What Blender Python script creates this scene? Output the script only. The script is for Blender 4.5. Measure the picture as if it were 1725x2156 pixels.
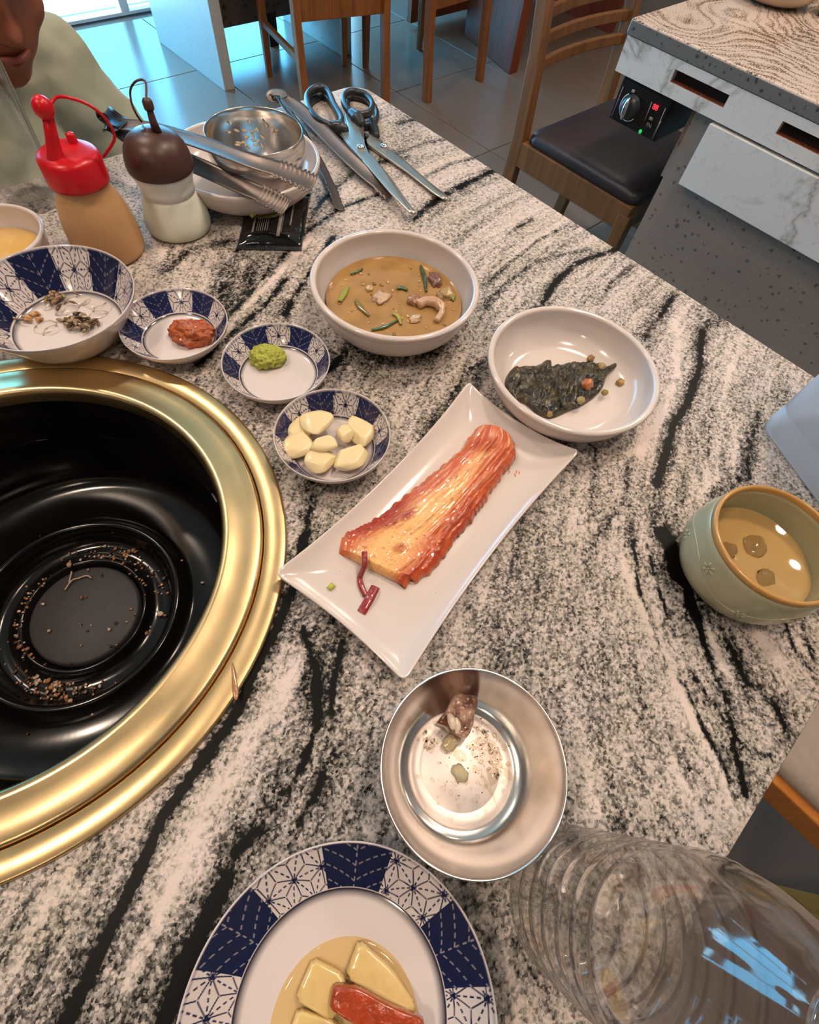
import bpy, bmesh, math, random
import numpy as np
from mathutils import Vector, Matrix, noise as mn

for _o in list(bpy.data.objects):
    bpy.data.objects.remove(_o)
SC = bpy.context.scene
COL = SC.collection
PI = math.pi
W, H = 1725, 2156
FPX = 1039.34
TZ = 0.75                      # table top height
CZ = 1.0939                    # camera height
# rows: world axes, columns: camera axes
MW = np.array([[0.7372186637930376, 0.558602743805987, -0.38009422038177737],
               [-0.670112096155998, 0.6764082295105882, -0.3056496125235003],
               [0.08636214645678135, 0.48003633369024734, 0.8729872267087321]])

# ------------------------------------------------------------------ camera
cam = bpy.data.cameras.new('camera')
cam.sensor_fit = 'VERTICAL'
cam.sensor_height = 36.0
cam.lens = FPX / H * 36.0
cam.clip_start = 0.01
co = bpy.data.objects.new('camera', cam)
COL.objects.link(co)
co.matrix_world = Matrix([[MW[0][0], MW[0][1], MW[0][2], 0],
                          [MW[1][0], MW[1][1], MW[1][2], 0],
                          [MW[2][0], MW[2][1], MW[2][2], CZ], [0, 0, 0, 1]])
SC.camera = co

# ------------------------------------------------------------------ world, sun, lamps, exposure
SC.view_settings.view_transform = 'Standard'
SC.view_settings.look = 'None'
SC.view_settings.gamma = 1.0
SC.view_settings.use_curve_mapping = False
SC.view_settings.exposure = -0.25
wd = bpy.data.worlds.new('world')
SC.world = wd
wd.use_nodes = True
bg = wd.node_tree.nodes['Background']
bg.inputs[0].default_value = (0.13, 0.58, 1.0, 1)
bg.inputs[1].default_value = 13.5
sun = bpy.data.lights.new('sun', 'SUN')
sun.energy = 16.0
sun.angle = 0.01
sun.color = (0.80, 0.95, 1.0)
so = bpy.data.objects.new('sun', sun)
COL.objects.link(so)
so.rotation_euler = (math.radians(-4), math.radians(-22), 0)
LAMPS = [  # x, y, watts : round warm downlights in the ceiling
    (0.95, 0.25, 16), (-0.75, 0.55, 13), (0.34, -0.28, 6.5), (0.1, 1.6, 13),
    (2.0, 0.2, 15), (2.7, 1.3, 5), (-1.6, -0.9, 7), (2.9, -1.0, 8)]
LZ = 2.42
for lx, ly, pw in LAMPS:
    a = bpy.data.lights.new('downlight_lamp', 'AREA')
    a.shape = 'DISK'
    a.size = 0.20
    a.energy = pw
    a.color = (1.0, 0.80, 0.645)
    ao = bpy.data.objects.new('downlight_lamp', a)
    COL.objects.link(ao)
    ao.location = (lx, ly, LZ - 0.012)


def at(x, y, z):
    c = np.array([(x - W / 2) / FPX, -(y - H / 2) / FPX, -1.0])
    w = MW @ c
    return w * ((z - CZ) / w[2]) + np.array([0, 0, CZ])


def lin(h):
    if isinstance(h, str):
        h = [int(h[i:i + 2], 16) / 255 for i in (0, 2, 4)]
        return tuple(v / 12.92 if v <= .04045 else ((v + .055) / 1.055) ** 2.4 for v in h)
    return h


# ------------------------------------------------------------------ materials
def nodes(m):
    m.use_nodes = True
    nt = m.node_tree
    return nt, nt.nodes, nt.links


def mat(name, c=(.5, .5, .5), rough=.5, metal=0, spec=.5, var=0, vscale=20, bump=0, bscale=60, attr=None,
        coat=0, sss=0, ssr=(.01, .006, .004), stretch=None, emit=None, estr=0, trans=0, ior=1.45, aniso=0, alpha=1,
        rvar=0):
    m = bpy.data.materials.new(name)
    nt, N, L = nodes(m)
    b = N['Principled BSDF']
    c = lin(c)
    b.inputs['Base Color'].default_value = (*c, 1)
    b.inputs['Roughness'].default_value = rough
    b.inputs['Metallic'].default_value = metal
    b.inputs['Specular IOR Level'].default_value = spec
    b.inputs['IOR'].default_value = ior
    b.inputs['Coat Weight'].default_value = coat
    b.inputs['Coat Roughness'].default_value = .08
    b.inputs['Transmission Weight'].default_value = trans
    b.inputs['Alpha'].default_value = alpha
    if aniso:
        b.inputs['Anisotropic'].default_value = aniso
    if sss:
        b.inputs['Subsurface Weight'].default_value = sss
        b.inputs['Subsurface Radius'].default_value = ssr
        b.inputs['Subsurface Scale'].default_value = 1.0
    if emit:
        b.inputs['Emission Color'].default_value = (*lin(emit), 1)
        b.inputs['Emission Strength'].default_value = estr
    tc = N.new('ShaderNodeTexCoord')
    src = tc.outputs['Object']
    if stretch:
        mp = N.new('ShaderNodeMapping')
        mp.inputs['Scale'].default_value = stretch
        L.new(src, mp.inputs[0])
        src = mp.outputs[0]
    base = None
    if attr:
        at_ = N.new('ShaderNodeAttribute')
        at_.attribute_name = attr
        base = at_.outputs['Color']
        L.new(base, b.inputs['Base Color'])
    if var:
        n = N.new('ShaderNodeTexNoise')
        n.inputs['Scale'].default_value = vscale
        n.inputs['Detail'].default_value = 5
        L.new(src, n.inputs['Vector'])
        mr = N.new('ShaderNodeMapRange')
        mr.inputs['To Min'].default_value = 1 - var
        mr.inputs['To Max'].default_value = 1 + var
        mr.inputs['From Min'].default_value = .25
        mr.inputs['From Max'].default_value = .75
        L.new(n.outputs['Fac'], mr.inputs['Value'])
        vm = N.new('ShaderNodeVectorMath')
        vm.operation = 'SCALE'
        if base:
            L.new(base, vm.inputs[0])
        else:
            vm.inputs[0].default_value = c
        L.new(mr.outputs[0], vm.inputs['Scale'])
        L.new(vm.outputs[0], b.inputs['Base Color'])
        if rvar:
            mr2 = N.new('ShaderNodeMapRange')
            mr2.inputs['To Min'].default_value = max(0, rough - rvar)
            mr2.inputs['To Max'].default_value = rough + rvar
            L.new(n.outputs['Fac'], mr2.inputs['Value'])
            L.new(mr2.outputs[0], b.inputs['Roughness'])
    if bump:
        n2 = N.new('ShaderNodeTexNoise')
        n2.inputs['Scale'].default_value = bscale
        n2.inputs['Detail'].default_value = 4
        L.new(src, n2.inputs['Vector'])
        bp = N.new('ShaderNodeBump')
        bp.inputs['Strength'].default_value = bump
        bp.inputs['Distance'].default_value = .002
        L.new(n2.outputs['Fac'], bp.inputs['Height'])
        L.new(bp.outputs[0], b.inputs['Normal'])
    return m


def clear_mat(name, tint=(1, 1, 1), ior=1.45, refr=.5, rior=1.08, rough=.02, milk=0.0, milkcol=(.9, .9, .9), fp=4.0):
    m = bpy.data.materials.new(name)
    nt, N, L = nodes(m)
    N.remove(N['Principled BSDF'])
    out = N['Material Output']
    tr = N.new('ShaderNodeBsdfTransparent')
    tr.inputs[0].default_value = (*tint, 1)
    rf = N.new('ShaderNodeBsdfRefraction')
    rf.inputs['Color'].default_value = (*tint, 1)
    rf.inputs['IOR'].default_value = rior
    rf.inputs['Roughness'].default_value = 0
    m1 = N.new('ShaderNodeMixShader')
    m1.inputs[0].default_value = refr
    L.new(tr.outputs[0], m1.inputs[1])
    L.new(rf.outputs[0], m1.inputs[2])
    body = m1.outputs[0]
    if milk:
        df = N.new('ShaderNodeBsdfTranslucent')
        df.inputs[0].default_value = (*milkcol, 1)
        d2 = N.new('ShaderNodeBsdfDiffuse')
        d2.inputs[0].default_value = (*milkcol, 1)
        m3 = N.new('ShaderNodeMixShader')
        m3.inputs[0].default_value = .5
        L.new(df.outputs[0], m3.inputs[1])
        L.new(d2.outputs[0], m3.inputs[2])
        m4 = N.new('ShaderNodeMixShader')
        m4.inputs[0].default_value = milk
        L.new(body, m4.inputs[1])
        L.new(m3.outputs[0], m4.inputs[2])
        body = m4.outputs[0]
    gl = N.new('ShaderNodeBsdfGlossy')
    gl.inputs['Roughness'].default_value = rough
    lw = N.new('ShaderNodeLayerWeight')
    f0 = ((ior - 1) / (ior + 1)) ** 2
    fr = math_(N, L, 'MULTIPLY_ADD', math_(N, L, 'POWER', lw.outputs['Facing'], fp), (1 - f0) * .8, f0)
    m2 = N.new('ShaderNodeMixShader')
    L.new(fr, m2.inputs[0])
    L.new(body, m2.inputs[1])
    L.new(gl.outputs[0], m2.inputs[2])
    L.new(m2.outputs[0], out.inputs['Surface'])
    return m


def ramp(N, L, fac, stops):
    r = N.new('ShaderNodeValToRGB')
    e = r.color_ramp.elements
    e[0].position, e[0].color = stops[0][0], (*lin(stops[0][1]), 1)
    e[1].position, e[1].color = stops[-1][0], (*lin(stops[-1][1]), 1)
    for p, c in stops[1:-1]:
        x = e.new(p)
        x.color = (*lin(c), 1)
    L.new(fac, r.inputs[0])
    return r.outputs[0]


def noisen(N, L, vec, scale, detail=4, rough=.5, dist=0):
    n = N.new('ShaderNodeTexNoise')
    n.inputs['Scale'].default_value = scale
    n.inputs['Detail'].default_value = detail
    n.inputs['Roughness'].default_value = rough
    n.inputs['Distortion'].default_value = dist
    if vec is not None:
        L.new(vec, n.inputs['Vector'])
    return n.outputs['Fac']


def math_(N, L, op, a, b=None, c=None, clamp=False):
    n = N.new('ShaderNodeMath')
    n.operation = op
    n.use_clamp = clamp
    for i, v in enumerate((a, b, c)):
        if v is None:
            continue
        if isinstance(v, (int, float)):
            n.inputs[i].default_value = v
        else:
            L.new(v, n.inputs[i])
    return n.outputs[0]


def mixc(N, L, f, a, b):
    n = N.new('ShaderNodeMix')
    n.data_type = 'RGBA'
    for i, v in ((0, f), (6, a), (7, b)):
        if isinstance(v, (int, float)):
            n.inputs[i].default_value = v
        elif isinstance(v, tuple):
            n.inputs[i].default_value = (*v, 1)
        elif isinstance(v, str):
            n.inputs[i].default_value = (*lin(v), 1)
        else:
            L.new(v, n.inputs[i])
    return n.outputs[2]


def granite():
    m = bpy.data.materials.new('black_veined_white_granite')
    nt, N, L = nodes(m)
    b = N['Principled BSDF']
    tc = N.new('ShaderNodeTexCoord').outputs['Object']
    ta = N.new('ShaderNodeAttribute')
    ta.attribute_name = 'tone'
    fa = N.new('ShaderNodeAttribute')
    fa.attribute_name = 'flow'
    flow = fa.outputs['Vector']
    tone = ta.outputs['Fac']
    streak = noisen(N, L, flow, 1.0, 5, .6, .3)            # long streaks along the flow
    fl2 = N.new('ShaderNodeVectorMath')
    fl2.operation = 'SCALE'
    fl2.inputs['Scale'].default_value = 3.1
    L.new(flow, fl2.inputs[0])
    streak2 = noisen(N, L, fl2.outputs[0], 1.0, 4, .6, .2)
    wob = noisen(N, L, tc, 120, 4, .6)
    t = math_(N, L, 'MULTIPLY_ADD', math_(N, L, 'SUBTRACT', streak, .5), .75, tone)
    t = math_(N, L, 'MULTIPLY_ADD', math_(N, L, 'SUBTRACT', streak2, .5), .75, t)
    t = math_(N, L, 'MULTIPLY_ADD', math_(N, L, 'SUBTRACT', wob, .5), .45, t)
    # interlocking crystals, each with its own shade
    wv = N.new('ShaderNodeTexNoise')
    wv.inputs['Scale'].default_value = 500
    wv.inputs['Detail'].default_value = 1
    L.new(tc, wv.inputs['Vector'])
    va = N.new('ShaderNodeVectorMath')
    va.operation = 'MULTIPLY_ADD'
    va.inputs[1].default_value = (.0016, .0016, .0016)
    L.new(wv.outputs['Color'], va.inputs[0])
    L.new(tc, va.inputs[2])
    vo = N.new('ShaderNodeTexVoronoi')
    vo.inputs['Scale'].default_value = 640
    L.new(va.outputs[0], vo.inputs['Vector'])
    sc = N.new('ShaderNodeSeparateColor')
    L.new(vo.outputs['Color'], sc.inputs[0])
    gr2 = noisen(N, L, tc, 260, 3, .65)
    d = math_(N, L, 'MULTIPLY_ADD', math_(N, L, 'SUBTRACT', sc.outputs[0], .5), .42, t)
    d = math_(N, L, 'MULTIPLY_ADD', math_(N, L, 'SUBTRACT', gr2, .5), 1.2, d)
    base = ramp(N, L, d, [(0.0, 'D9C8C1'), (.25, 'C8BAB3'), (.42, 'AAA19A'), (.57, '827b75'), (.74, '4c4845'), (.88, '191817'), (1.0, '0b0b0b')])
    tint = noisen(N, L, tc, 30, 2)
    mx = N.new('ShaderNodeMix')
    mx.data_type = 'RGBA'
    mx.blend_type = 'MULTIPLY'
    L.new(math_(N, L, 'MULTIPLY', math_(N, L, 'SUBTRACT', tint, .40), 3.0, clamp=True), mx.inputs[0])
    L.new(base, mx.inputs[6])
    mx.inputs[7].default_value = (.93, .94, .86, 1)
    L.new(mx.outputs[2], b.inputs['Base Color'])
    b.inputs['Roughness'].default_value = .42
    b.inputs['Specular IOR Level'].default_value = .12
    return m


def swirl_granite():
    m = bpy.data.materials.new('swirled_brown_granite')
    nt, N, L = nodes(m)
    b = N['Principled BSDF']
    tc = N.new('ShaderNodeTexCoord').outputs['Object']
    warp = N.new('ShaderNodeTexNoise')
    warp.inputs['Scale'].default_value = 2.6
    warp.inputs['Detail'].default_value = 1
    L.new(tc, warp.inputs['Vector'])
    va = N.new('ShaderNodeVectorMath')
    va.operation = 'MULTIPLY_ADD'
    va.inputs[1].default_value = (.9, .9, .3)
    L.new(warp.outputs['Color'], va.inputs[0])
    L.new(tc, va.inputs[2])
    w = N.new('ShaderNodeTexWave')
    w.inputs['Scale'].default_value = 7.5
    w.inputs['Distortion'].default_value = 9
    w.inputs['Detail'].default_value = 3
    w.inputs['Detail Scale'].default_value = 2.2
    L.new(va.outputs[0], w.inputs['Vector'])
    crys = noisen(N, L, tc, 300, 2)
    big = noisen(N, L, tc, 7, 3)
    f = math_(N, L, 'MULTIPLY_ADD', math_(N, L, 'SUBTRACT', crys, .5), 2.4, math_(N, L, 'MULTIPLY_ADD', w.outputs['Fac'], .5, .22))
    f = math_(N, L, 'MULTIPLY_ADD', math_(N, L, 'SUBTRACT', big, .5), 1.1, f)
    c = ramp(N, L, f, [(0, '45382f'), (.2, '7d685a'), (.42, 'b8a191'), (.7, 'd6c5b8'), (1, 'cdbaad')])
    L.new(c, b.inputs['Base Color'])
    b.inputs['Roughness'].default_value = .22
    return m


def marble():
    m = bpy.data.materials.new('white_marble_panel')
    nt, N, L = nodes(m)
    b = N['Principled BSDF']
    tc = N.new('ShaderNodeTexCoord').outputs['Object']
    n = noisen(N, L, tc, 4.5, 5, .55, 1.2)
    v = math_(N, L, 'ABSOLUTE', math_(N, L, 'SUBTRACT', n, .5))
    n2 = noisen(N, L, tc, 16, 4, .6, .5)
    v2 = math_(N, L, 'ABSOLUTE', math_(N, L, 'SUBTRACT', n2, .5))
    c = ramp(N, L, v, [(0, '9d9a94'), (.012, 'c3beb8'), (.05, 'dcd7d2'), (1, 'e3dfda')])
    f = math_(N, L, 'MULTIPLY', math_(N, L, 'SUBTRACT', .01, v2), 40, clamp=True)
    c = mixc(N, L, f, c, 'aaa8a3')
    L.new(c, b.inputs['Base Color'])
    b.inputs['Roughness'].default_value = .3
    return m


def speckle_stone(name='grey_terrazzo', base='8f7f74', dark='544a44', light='cdbdb0', scale=1.7):
    m = bpy.data.materials.new(name)
    nt, N, L = nodes(m)
    b = N['Principled BSDF']
    tc = N.new('ShaderNodeTexCoord').outputs['Object']
    v = N.new('ShaderNodeTexVoronoi')
    v.inputs['Scale'].default_value = 30 * scale
    v.inputs['Randomness'].default_value = 1
    L.new(tc, v.inputs['Vector'])
    wob = noisen(N, L, tc, 90 * scale, 3)
    d = math_(N, L, 'MULTIPLY_ADD', math_(N, L, 'SUBTRACT', wob, .5), .5, v.outputs['Distance'])
    sep = N.new('ShaderNodeSeparateColor')
    L.new(v.outputs['Color'], sep.inputs[0])
    f = math_(N, L, 'MULTIPLY', math_(N, L, 'SUBTRACT', math_(N, L, 'MULTIPLY', sep.outputs[0], .50), d), 12, clamp=True)
    v2 = N.new('ShaderNodeTexVoronoi')
    v2.inputs['Scale'].default_value = 55 * scale
    L.new(tc, v2.inputs['Vector'])
    f2 = math_(N, L, 'MULTIPLY', math_(N, L, 'SUBTRACT', .12, v2.outputs['Distance']), 20, clamp=True)
    c = mixc(N, L, math_(N, L, 'MULTIPLY', f, .85), base, dark)
    c = mixc(N, L, math_(N, L, 'MULTIPLY', f2, .5), c, light)
    L.new(c, b.inputs['Base Color'])
    b.inputs['Roughness'].default_value = .35
    return m


def wood(name, c1, c2, rough=.4, scale=(6, 6, 60), along=2):
    m = bpy.data.materials.new(name)
    nt, N, L = nodes(m)
    b = N['Principled BSDF']
    tc = N.new('ShaderNodeTexCoord').outputs['Object']
    mp = N.new('ShaderNodeMapping')
    s = [30, 30, 30]
    s[along] = 2.5
    mp.inputs['Scale'].default_value = s
    L.new(tc, mp.inputs[0])
    n = noisen(N, L, mp.outputs[0], 1.6, 5, .6, .6)
    c = ramp(N, L, n, [(.25, c1), (.75, c2)])
    L.new(c, b.inputs['Base Color'])
    b.inputs['Roughness'].default_value = rough
    return m


M = {}
M['granite'] = granite()
M['swirl'] = swirl_granite()
M['marble'] = marble()
M['terrazzo'] = speckle_stone()
M['panel_stone'] = speckle_stone('pale_speckled_panel', 'b6b3af', 'aaa7a3', 'c0bdb9', 2.4)
M['apron_stone'] = speckle_stone('dark_speckled_apron', '5a4a42', '2c2320', '8a7468', 1.5)
M['wood'] = wood('honey_wood', '6b3d1e', 'a0622f')
M['wood_dark'] = wood('brown_wood', '5c3a20', '8f5e33')
M['wood_red'] = wood('reddish_wood', '5a2613', '96492a')
M['wood_orange'] = wood('orange_wood', 'a85f22', 'd58a3c')
M['leather'] = mat('dark_brown_leather', '33292a', .38, bump=.25, bscale=260, var=.12, vscale=30)
M['beige_vinyl'] = mat('beige_grey_vinyl', 'a39487', .6, var=.06, vscale=90, bump=.2, bscale=400)
M['tile'] = mat('grey_floor_tile', '807167', .23, var=.08, vscale=2.2, bump=.02, bscale=8, rvar=.06)
M['grout'] = mat('grey_grout', '5c524b', .8)
M['plaster'] = mat('warm_plaster', 'b49a84', .9, var=.04, vscale=3)
M['ceiling'] = mat('ceiling_plaster', 'cbb8a6', .95, var=.03, vscale=2)
M['white_paint'] = mat('white_painted_frame', 'd9dce2', .4, var=.03)
M['outside'] = mat('pale_paving', 'eaeeee', .8, var=.05, vscale=4)
M['pane'] = clear_mat('window_glass', (1, 1, 1), 1.45, 0, 1.0)
M['lampglow'] = mat('lamp_diffuser', 'fff0dc', .5, emit='ffe2bd', estr=14)
M['lampring'] = mat('lamp_trim', 'e6e0d8', .4)
M['brass'] = mat('brushed_brass', (.64, .46, .23), .33, 1, var=.10, vscale=14, bump=.05, bscale=90, rvar=.09)
M['brass_in'] = mat('polished_brass', (.68, .50, .26), .30, 1, var=.10, vscale=18, bump=.06, bscale=60, rvar=.08)
M['enamel'] = mat('black_enamel', '0a0909', .17, var=.3, vscale=30, rvar=.08)
M['disc'] = mat('charcoal_plate', '2c2a2b', .55, var=.15, vscale=200)
M['crumbs'] = mat('burnt_crumbs', '8a6a52', .6, var=.5, vscale=120)
M['porcelain'] = mat('white_porcelain', 'D3C6BF', .16, coat=.3, var=.015, vscale=60)
M['dishcol'] = mat('blue_and_white_glaze', rough=.14, attr='Col', coat=.3)
M['steel'] = mat('brushed_steel', (.72, .68, .65), .20, 1, var=.06, vscale=20, bump=.02, bscale=60, rvar=.06)
M['steel_floor'] = mat('ceiling_lit_steel', (.78, .69, .64), .52, 1, var=.05, vscale=90, bump=.08, bscale=160, rvar=.1)  # pink, matte steel: the bright ceiling's reflection put into the colour
M['steel_dull'] = mat('dull_steel', (.21, .17, .15), .42, 1, var=.1, vscale=40, bump=.03, bscale=80, rvar=.08)
M['celadon'] = mat('celadon_glaze', 'a9a486', .2, coat=.4, var=.12, vscale=14)
M['celadon_rim'] = mat('brown_rim_glaze', 'b98a4c', .22, coat=.3)
M['foodcol'] = mat('glossy_food', rough=.28, attr='Col', coat=.25, var=.08, vscale=300, bump=.3, bscale=350, sss=.12)
M['wet'] = mat('wet_food', rough=.10, attr='Col', coat=.7, bump=.5, bscale=300)
M['leafcol'] = mat('oily_leaf', rough=.16, attr='Col', spec=.4, coat=.30, bump=.7, bscale=300)
M['broth'] = mat('cloudy_broth', rough=.08, attr='Col', var=.10, vscale=40, coat=.2, bump=.05, bscale=60)
M['garlic'] = mat('garlic_flesh', 'e6d2a4', .32, sss=.25, ssr=(.006, .004, .002), var=.05, vscale=60, bump=.06, bscale=60, coat=.15)
M['radish'] = mat('pickled_radish', 'dabb7c', .2, sss=.3, ssr=(.008, .006, .003), var=.06, vscale=160, bump=.15, bscale=260, coat=.5)
M['juice'] = clear_mat('pickle_juice', (.99, .88, .62), 1.33, 0, 1.0)
M['oil'] = clear_mat('meat_grease', (.99, .97, .93), 1.5, 0, 1.0, .04)
M['clearjuice'] = clear_mat('clear_juice', (.995, .985, .97), 1.4, 0, 1.0, .03)
M['ssam'] = mat('soybean_paste', 'a9501f', .25, var=.45, vscale=240, bump=1.0, bscale=260, coat=.4)
M['wasabi'] = mat('grated_wasabi', 'a8ab45', .5, var=.28, vscale=320, bump=1.0, bscale=380)
M['redcap'] = mat('red_plastic', 'c8101f', .30, sss=.1, ssr=(.01, .002, .002), var=.03)
M['browncap'] = mat('brown_plastic', '4a3029', .38, var=.04)
M['orangesauce'] = mat('tan_sauce_bottle', 'c79a6c', .38, sss=.25, ssr=(.01, .006, .003), var=.05, vscale=20)
M['milkbottle'] = mat('milky_bottle', 'e6e6d4', .35, sss=.35, ssr=(.012, .012, .01), var=.03, vscale=20)
M['whiteplastic'] = mat('white_plastic_neck', 'ebebe6', .4, sss=.2, ssr=(.01, .01, .01))
M['black'] = mat('black_plastic', '17181a', .3, var=.1)
M['darkgrey'] = mat('dark_grey_plastic', '2b3035', .32, var=.08)
M['blade'] = mat('scissor_steel', (.66, .60, .53), .34, 1, var=.05, vscale=60, rvar=.05)
M['foil'] = mat('black_foil', '0e0e10', .13, .2, bump=.5, bscale=60, coat=.6)
M['foiledge'] = mat('crimped_foil', '6a6f73', .2, .8, bump=1.0, bscale=260)
M['print'] = mat('pale_print', '8d8780', .5)
M['glass'] = clear_mat('drinking_glass', (.99, .995, .99), 1.5, .15, 1.03, .01, fp=2.5)
M['pet'] = clear_mat('clear_bottle_plastic', (.985, .98, .975), 1.60, .45, 1.07, .07, fp=2.2)
M['jug'] = clear_mat('frosted_jug_plastic', (.9, .93, .97), 1.4, 0, 1.0, .25, .78, (.84, .86, .90))
M['skin'] = mat('skin', '8a5138', .5, sss=.2, ssr=(.015, .006, .003), var=.06, vscale=30, bump=.08, bscale=200)
M['shirt'] = mat('pale_sage_shirt', 'a6a691', .85, var=.05, vscale=12, bump=.2, bscale=500)
M['trousers'] = mat('dark_trousers', '2b2d33', .9, bump=.2, bscale=300)
M['hair'] = mat('black_hair', '15110f', .5, bump=.4, bscale=200)
M['eyewhite'] = mat('eye_white', 'e6e0d8', .2)
M['iris'] = mat('dark_iris', '1c120c', .1)
M['lips'] = mat('lips', '8a4a40', .4)
M['ledred'] = mat('red_lit_digits', 'ff3030', .4, emit='ff3344', estr=2.2)
M['ledgreen'] = mat('green_lit_lamp', '20c060', .3, emit='20c468', estr=.7)
M['chrome'] = mat('chrome', (.75, .75, .76), .12, 1)
M['rice'] = mat('rice_grain', 'e0d6c8', .35, sss=.2)


# ------------------------------------------------------------------ mesh helpers
def woff(o):
    v = np.zeros(3)
    while o is not None:
        v += np.array(o.location)
        o = o.parent
    return v


def mk(name, vf, m, parent=None, loc=None, world=False, col=None, smooth=True, bevel=0, subsurf=0, solid=0, extra=None):
    V, F = vf[0], vf[1]
    if col is None and len(vf) > 2:
        col = vf[2]
    V = np.asarray(V, float).reshape(-1, 3).copy()
    if loc is not None and world:
        V -= np.array(loc)
    if parent is not None and world:
        V -= woff(parent)
    me = bpy.data.meshes.new(name)
    if isinstance(F, np.ndarray) and F.ndim == 2:
        nf, k = F.shape
        me.vertices.add(len(V))
        me.vertices.foreach_set('co', V.ravel())
        me.loops.add(nf * k)
        me.loops.foreach_set('vertex_index', F.ravel().astype(np.int32))
        me.polygons.add(nf)
        me.polygons.foreach_set('loop_start', np.arange(0, nf * k, k, dtype=np.int32))
        me.update(calc_edges=True)
    else:
        me.from_pydata([tuple(v) for v in V], [], [tuple(int(i) for i in f) for f in F])
        me.update()
    me.validate()
    me.polygons.foreach_set('use_smooth', [smooth] * len(me.polygons))
    if col is not None:
        c = np.ones((len(V), 4))
        c[:, :3] = col
        ca = me.color_attributes.new('Col', 'FLOAT_COLOR', 'POINT')
        ca.data.foreach_set('color', c.ravel())
    me.materials.append(m)
    o = bpy.data.objects.new(name, me)
    COL.objects.link(o)
    if parent is not None:
        o.parent = parent
    if loc is not None:
        o.location = loc
    if bevel:
        b = o.modifiers.new('bevel', 'BEVEL')
        b.width = bevel
        b.segments = 2
        b.limit_method = 'ANGLE'
    if solid:
        b = o.modifiers.new('solid', 'SOLIDIFY')
        b.thickness = solid
        b.offset = -1
    if subsurf:
        b = o.modifiers.new('sub', 'SUBSURF')
        b.levels = b.render_levels = subsurf
    return o


def tag(o, label, cat, group=None, kind=None):
    if label:
        o['label'] = label
    if cat:
        o['category'] = cat
    if group:
        o['group'] = group
    if kind:
        o['kind'] = kind
    return o


def thing(name, label, cat, loc, rotz=0, group=None):
    o = bpy.data.objects.new(name, None)
    o.empty_display_size = .02
    COL.objects.link(o)
    o.location = loc
    o.rotation_euler = (0, 0, rotz)
    return tag(o, label, cat, group)


def struct(o):
    o['kind'] = 'structure'
    return o


def join(*parts):
    V, F, C, n = [], [], [], 0
    hc = all(len(p) > 2 for p in parts)
    for p in parts:
        v = np.asarray(p[0], float).reshape(-1, 3)
        V.append(v)
        F += [[int(i) + n for i in f] for f in p[1]]
        if hc:
            C.append(np.broadcast_to(np.asarray(p[2], float), v.shape))
        n += len(v)
    V = np.concatenate(V)
    return (V, F, np.concatenate(C)) if hc else (V, F)


def colr(p, c):
    v = np.asarray(p[0], float)
    return (v, p[1], np.tile(np.array(lin(c)), (len(v), 1)))


def gridf(n, m, wrap_u=False):
    i, j = np.meshgrid(np.arange(n if wrap_u else n - 1), np.arange(m - 1), indexing='ij')
    a = i * m + j
    b = ((i + 1) % n) * m + j
    return np.stack([a, b, b + 1, a + 1], -1).reshape(-1, 4)


def lathe(prof, n=64, c=(0, 0, 0)):
    prof = np.array(prof, float)
    t = np.linspace(0, 2 * PI, n, endpoint=False)
    V = np.stack([np.outer(np.cos(t), prof[:, 0]) + c[0], np.outer(np.sin(t), prof[:, 0]) + c[1],
                  np.tile(prof[:, 1] + c[2], (n, 1))], -1).reshape(-1, 3)
    return V, gridf(n, len(prof), True)


def box(c, s, rz=0):
    V = np.array([[x, y, z] for x in (-.5, .5) for y in (-.5, .5) for z in (-.5, .5)]) * np.array(s)
    if rz:
        a = np.array([[math.cos(rz), -math.sin(rz), 0], [math.sin(rz), math.cos(rz), 0], [0, 0, 1]])
        V = V @ a.T
    return V + np.array(c), [(0, 1, 3, 2), (4, 6, 7, 5), (0, 4, 5, 1), (2, 3, 7, 6), (0, 2, 6, 4), (1, 5, 7, 3)]


def hexa(b4, t4):
    """box from four bottom and four top points (counter-clockwise)"""
    return np.array(list(b4) + list(t4), float), [(3, 2, 1, 0), (4, 5, 6, 7), (0, 1, 5, 4), (1, 2, 6, 5), (2, 3, 7, 6), (3, 0, 4, 7)]


def frame_pts(P):
    P = np.array(P, float)
    T = np.gradient(P, axis=0)
    T /= np.linalg.norm(T, axis=1)[:, None] + 1e-12
    up = np.array([0, 0, 1.0])
    if abs(T[0] @ up) > .9:
        up = np.array([1.0, 0, 0])
    n = up - T[0] * (up @ T[0])
    n /= np.linalg.norm(n)
    Ns = []
    for t in T:
        n = n - t * (n @ t)
        n /= np.linalg.norm(n) + 1e-12
        Ns.append(n.copy())
    Ns = np.array(Ns)
    return P, T, Ns, np.cross(T, Ns)


def tube(P, r, n=10, close=False):
    P, T, A, B = frame_pts(P)
    r = np.broadcast_to(np.asarray(r, float), (len(P),))
    t = np.linspace(0, 2 * PI, n, endpoint=False)
    V = P[:, None] + r[:, None, None] * (np.cos(t)[None, :, None] * A[:, None] + np.sin(t)[None, :, None] * B[:, None])
    V = V.reshape(-1, 3)
    F = []
    k = len(P)
    for i in range(k if close else k - 1):
        for j in range(n):
            i2 = (i + 1) % k
            F.append((i * n + j, i * n + (j + 1) % n, i2 * n + (j + 1) % n, i2 * n + j))
    if not close:
        F.append(tuple(range(n))[::-1])
        F.append(tuple((k - 1) * n + j for j in range(n)))
    return V, F


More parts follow.
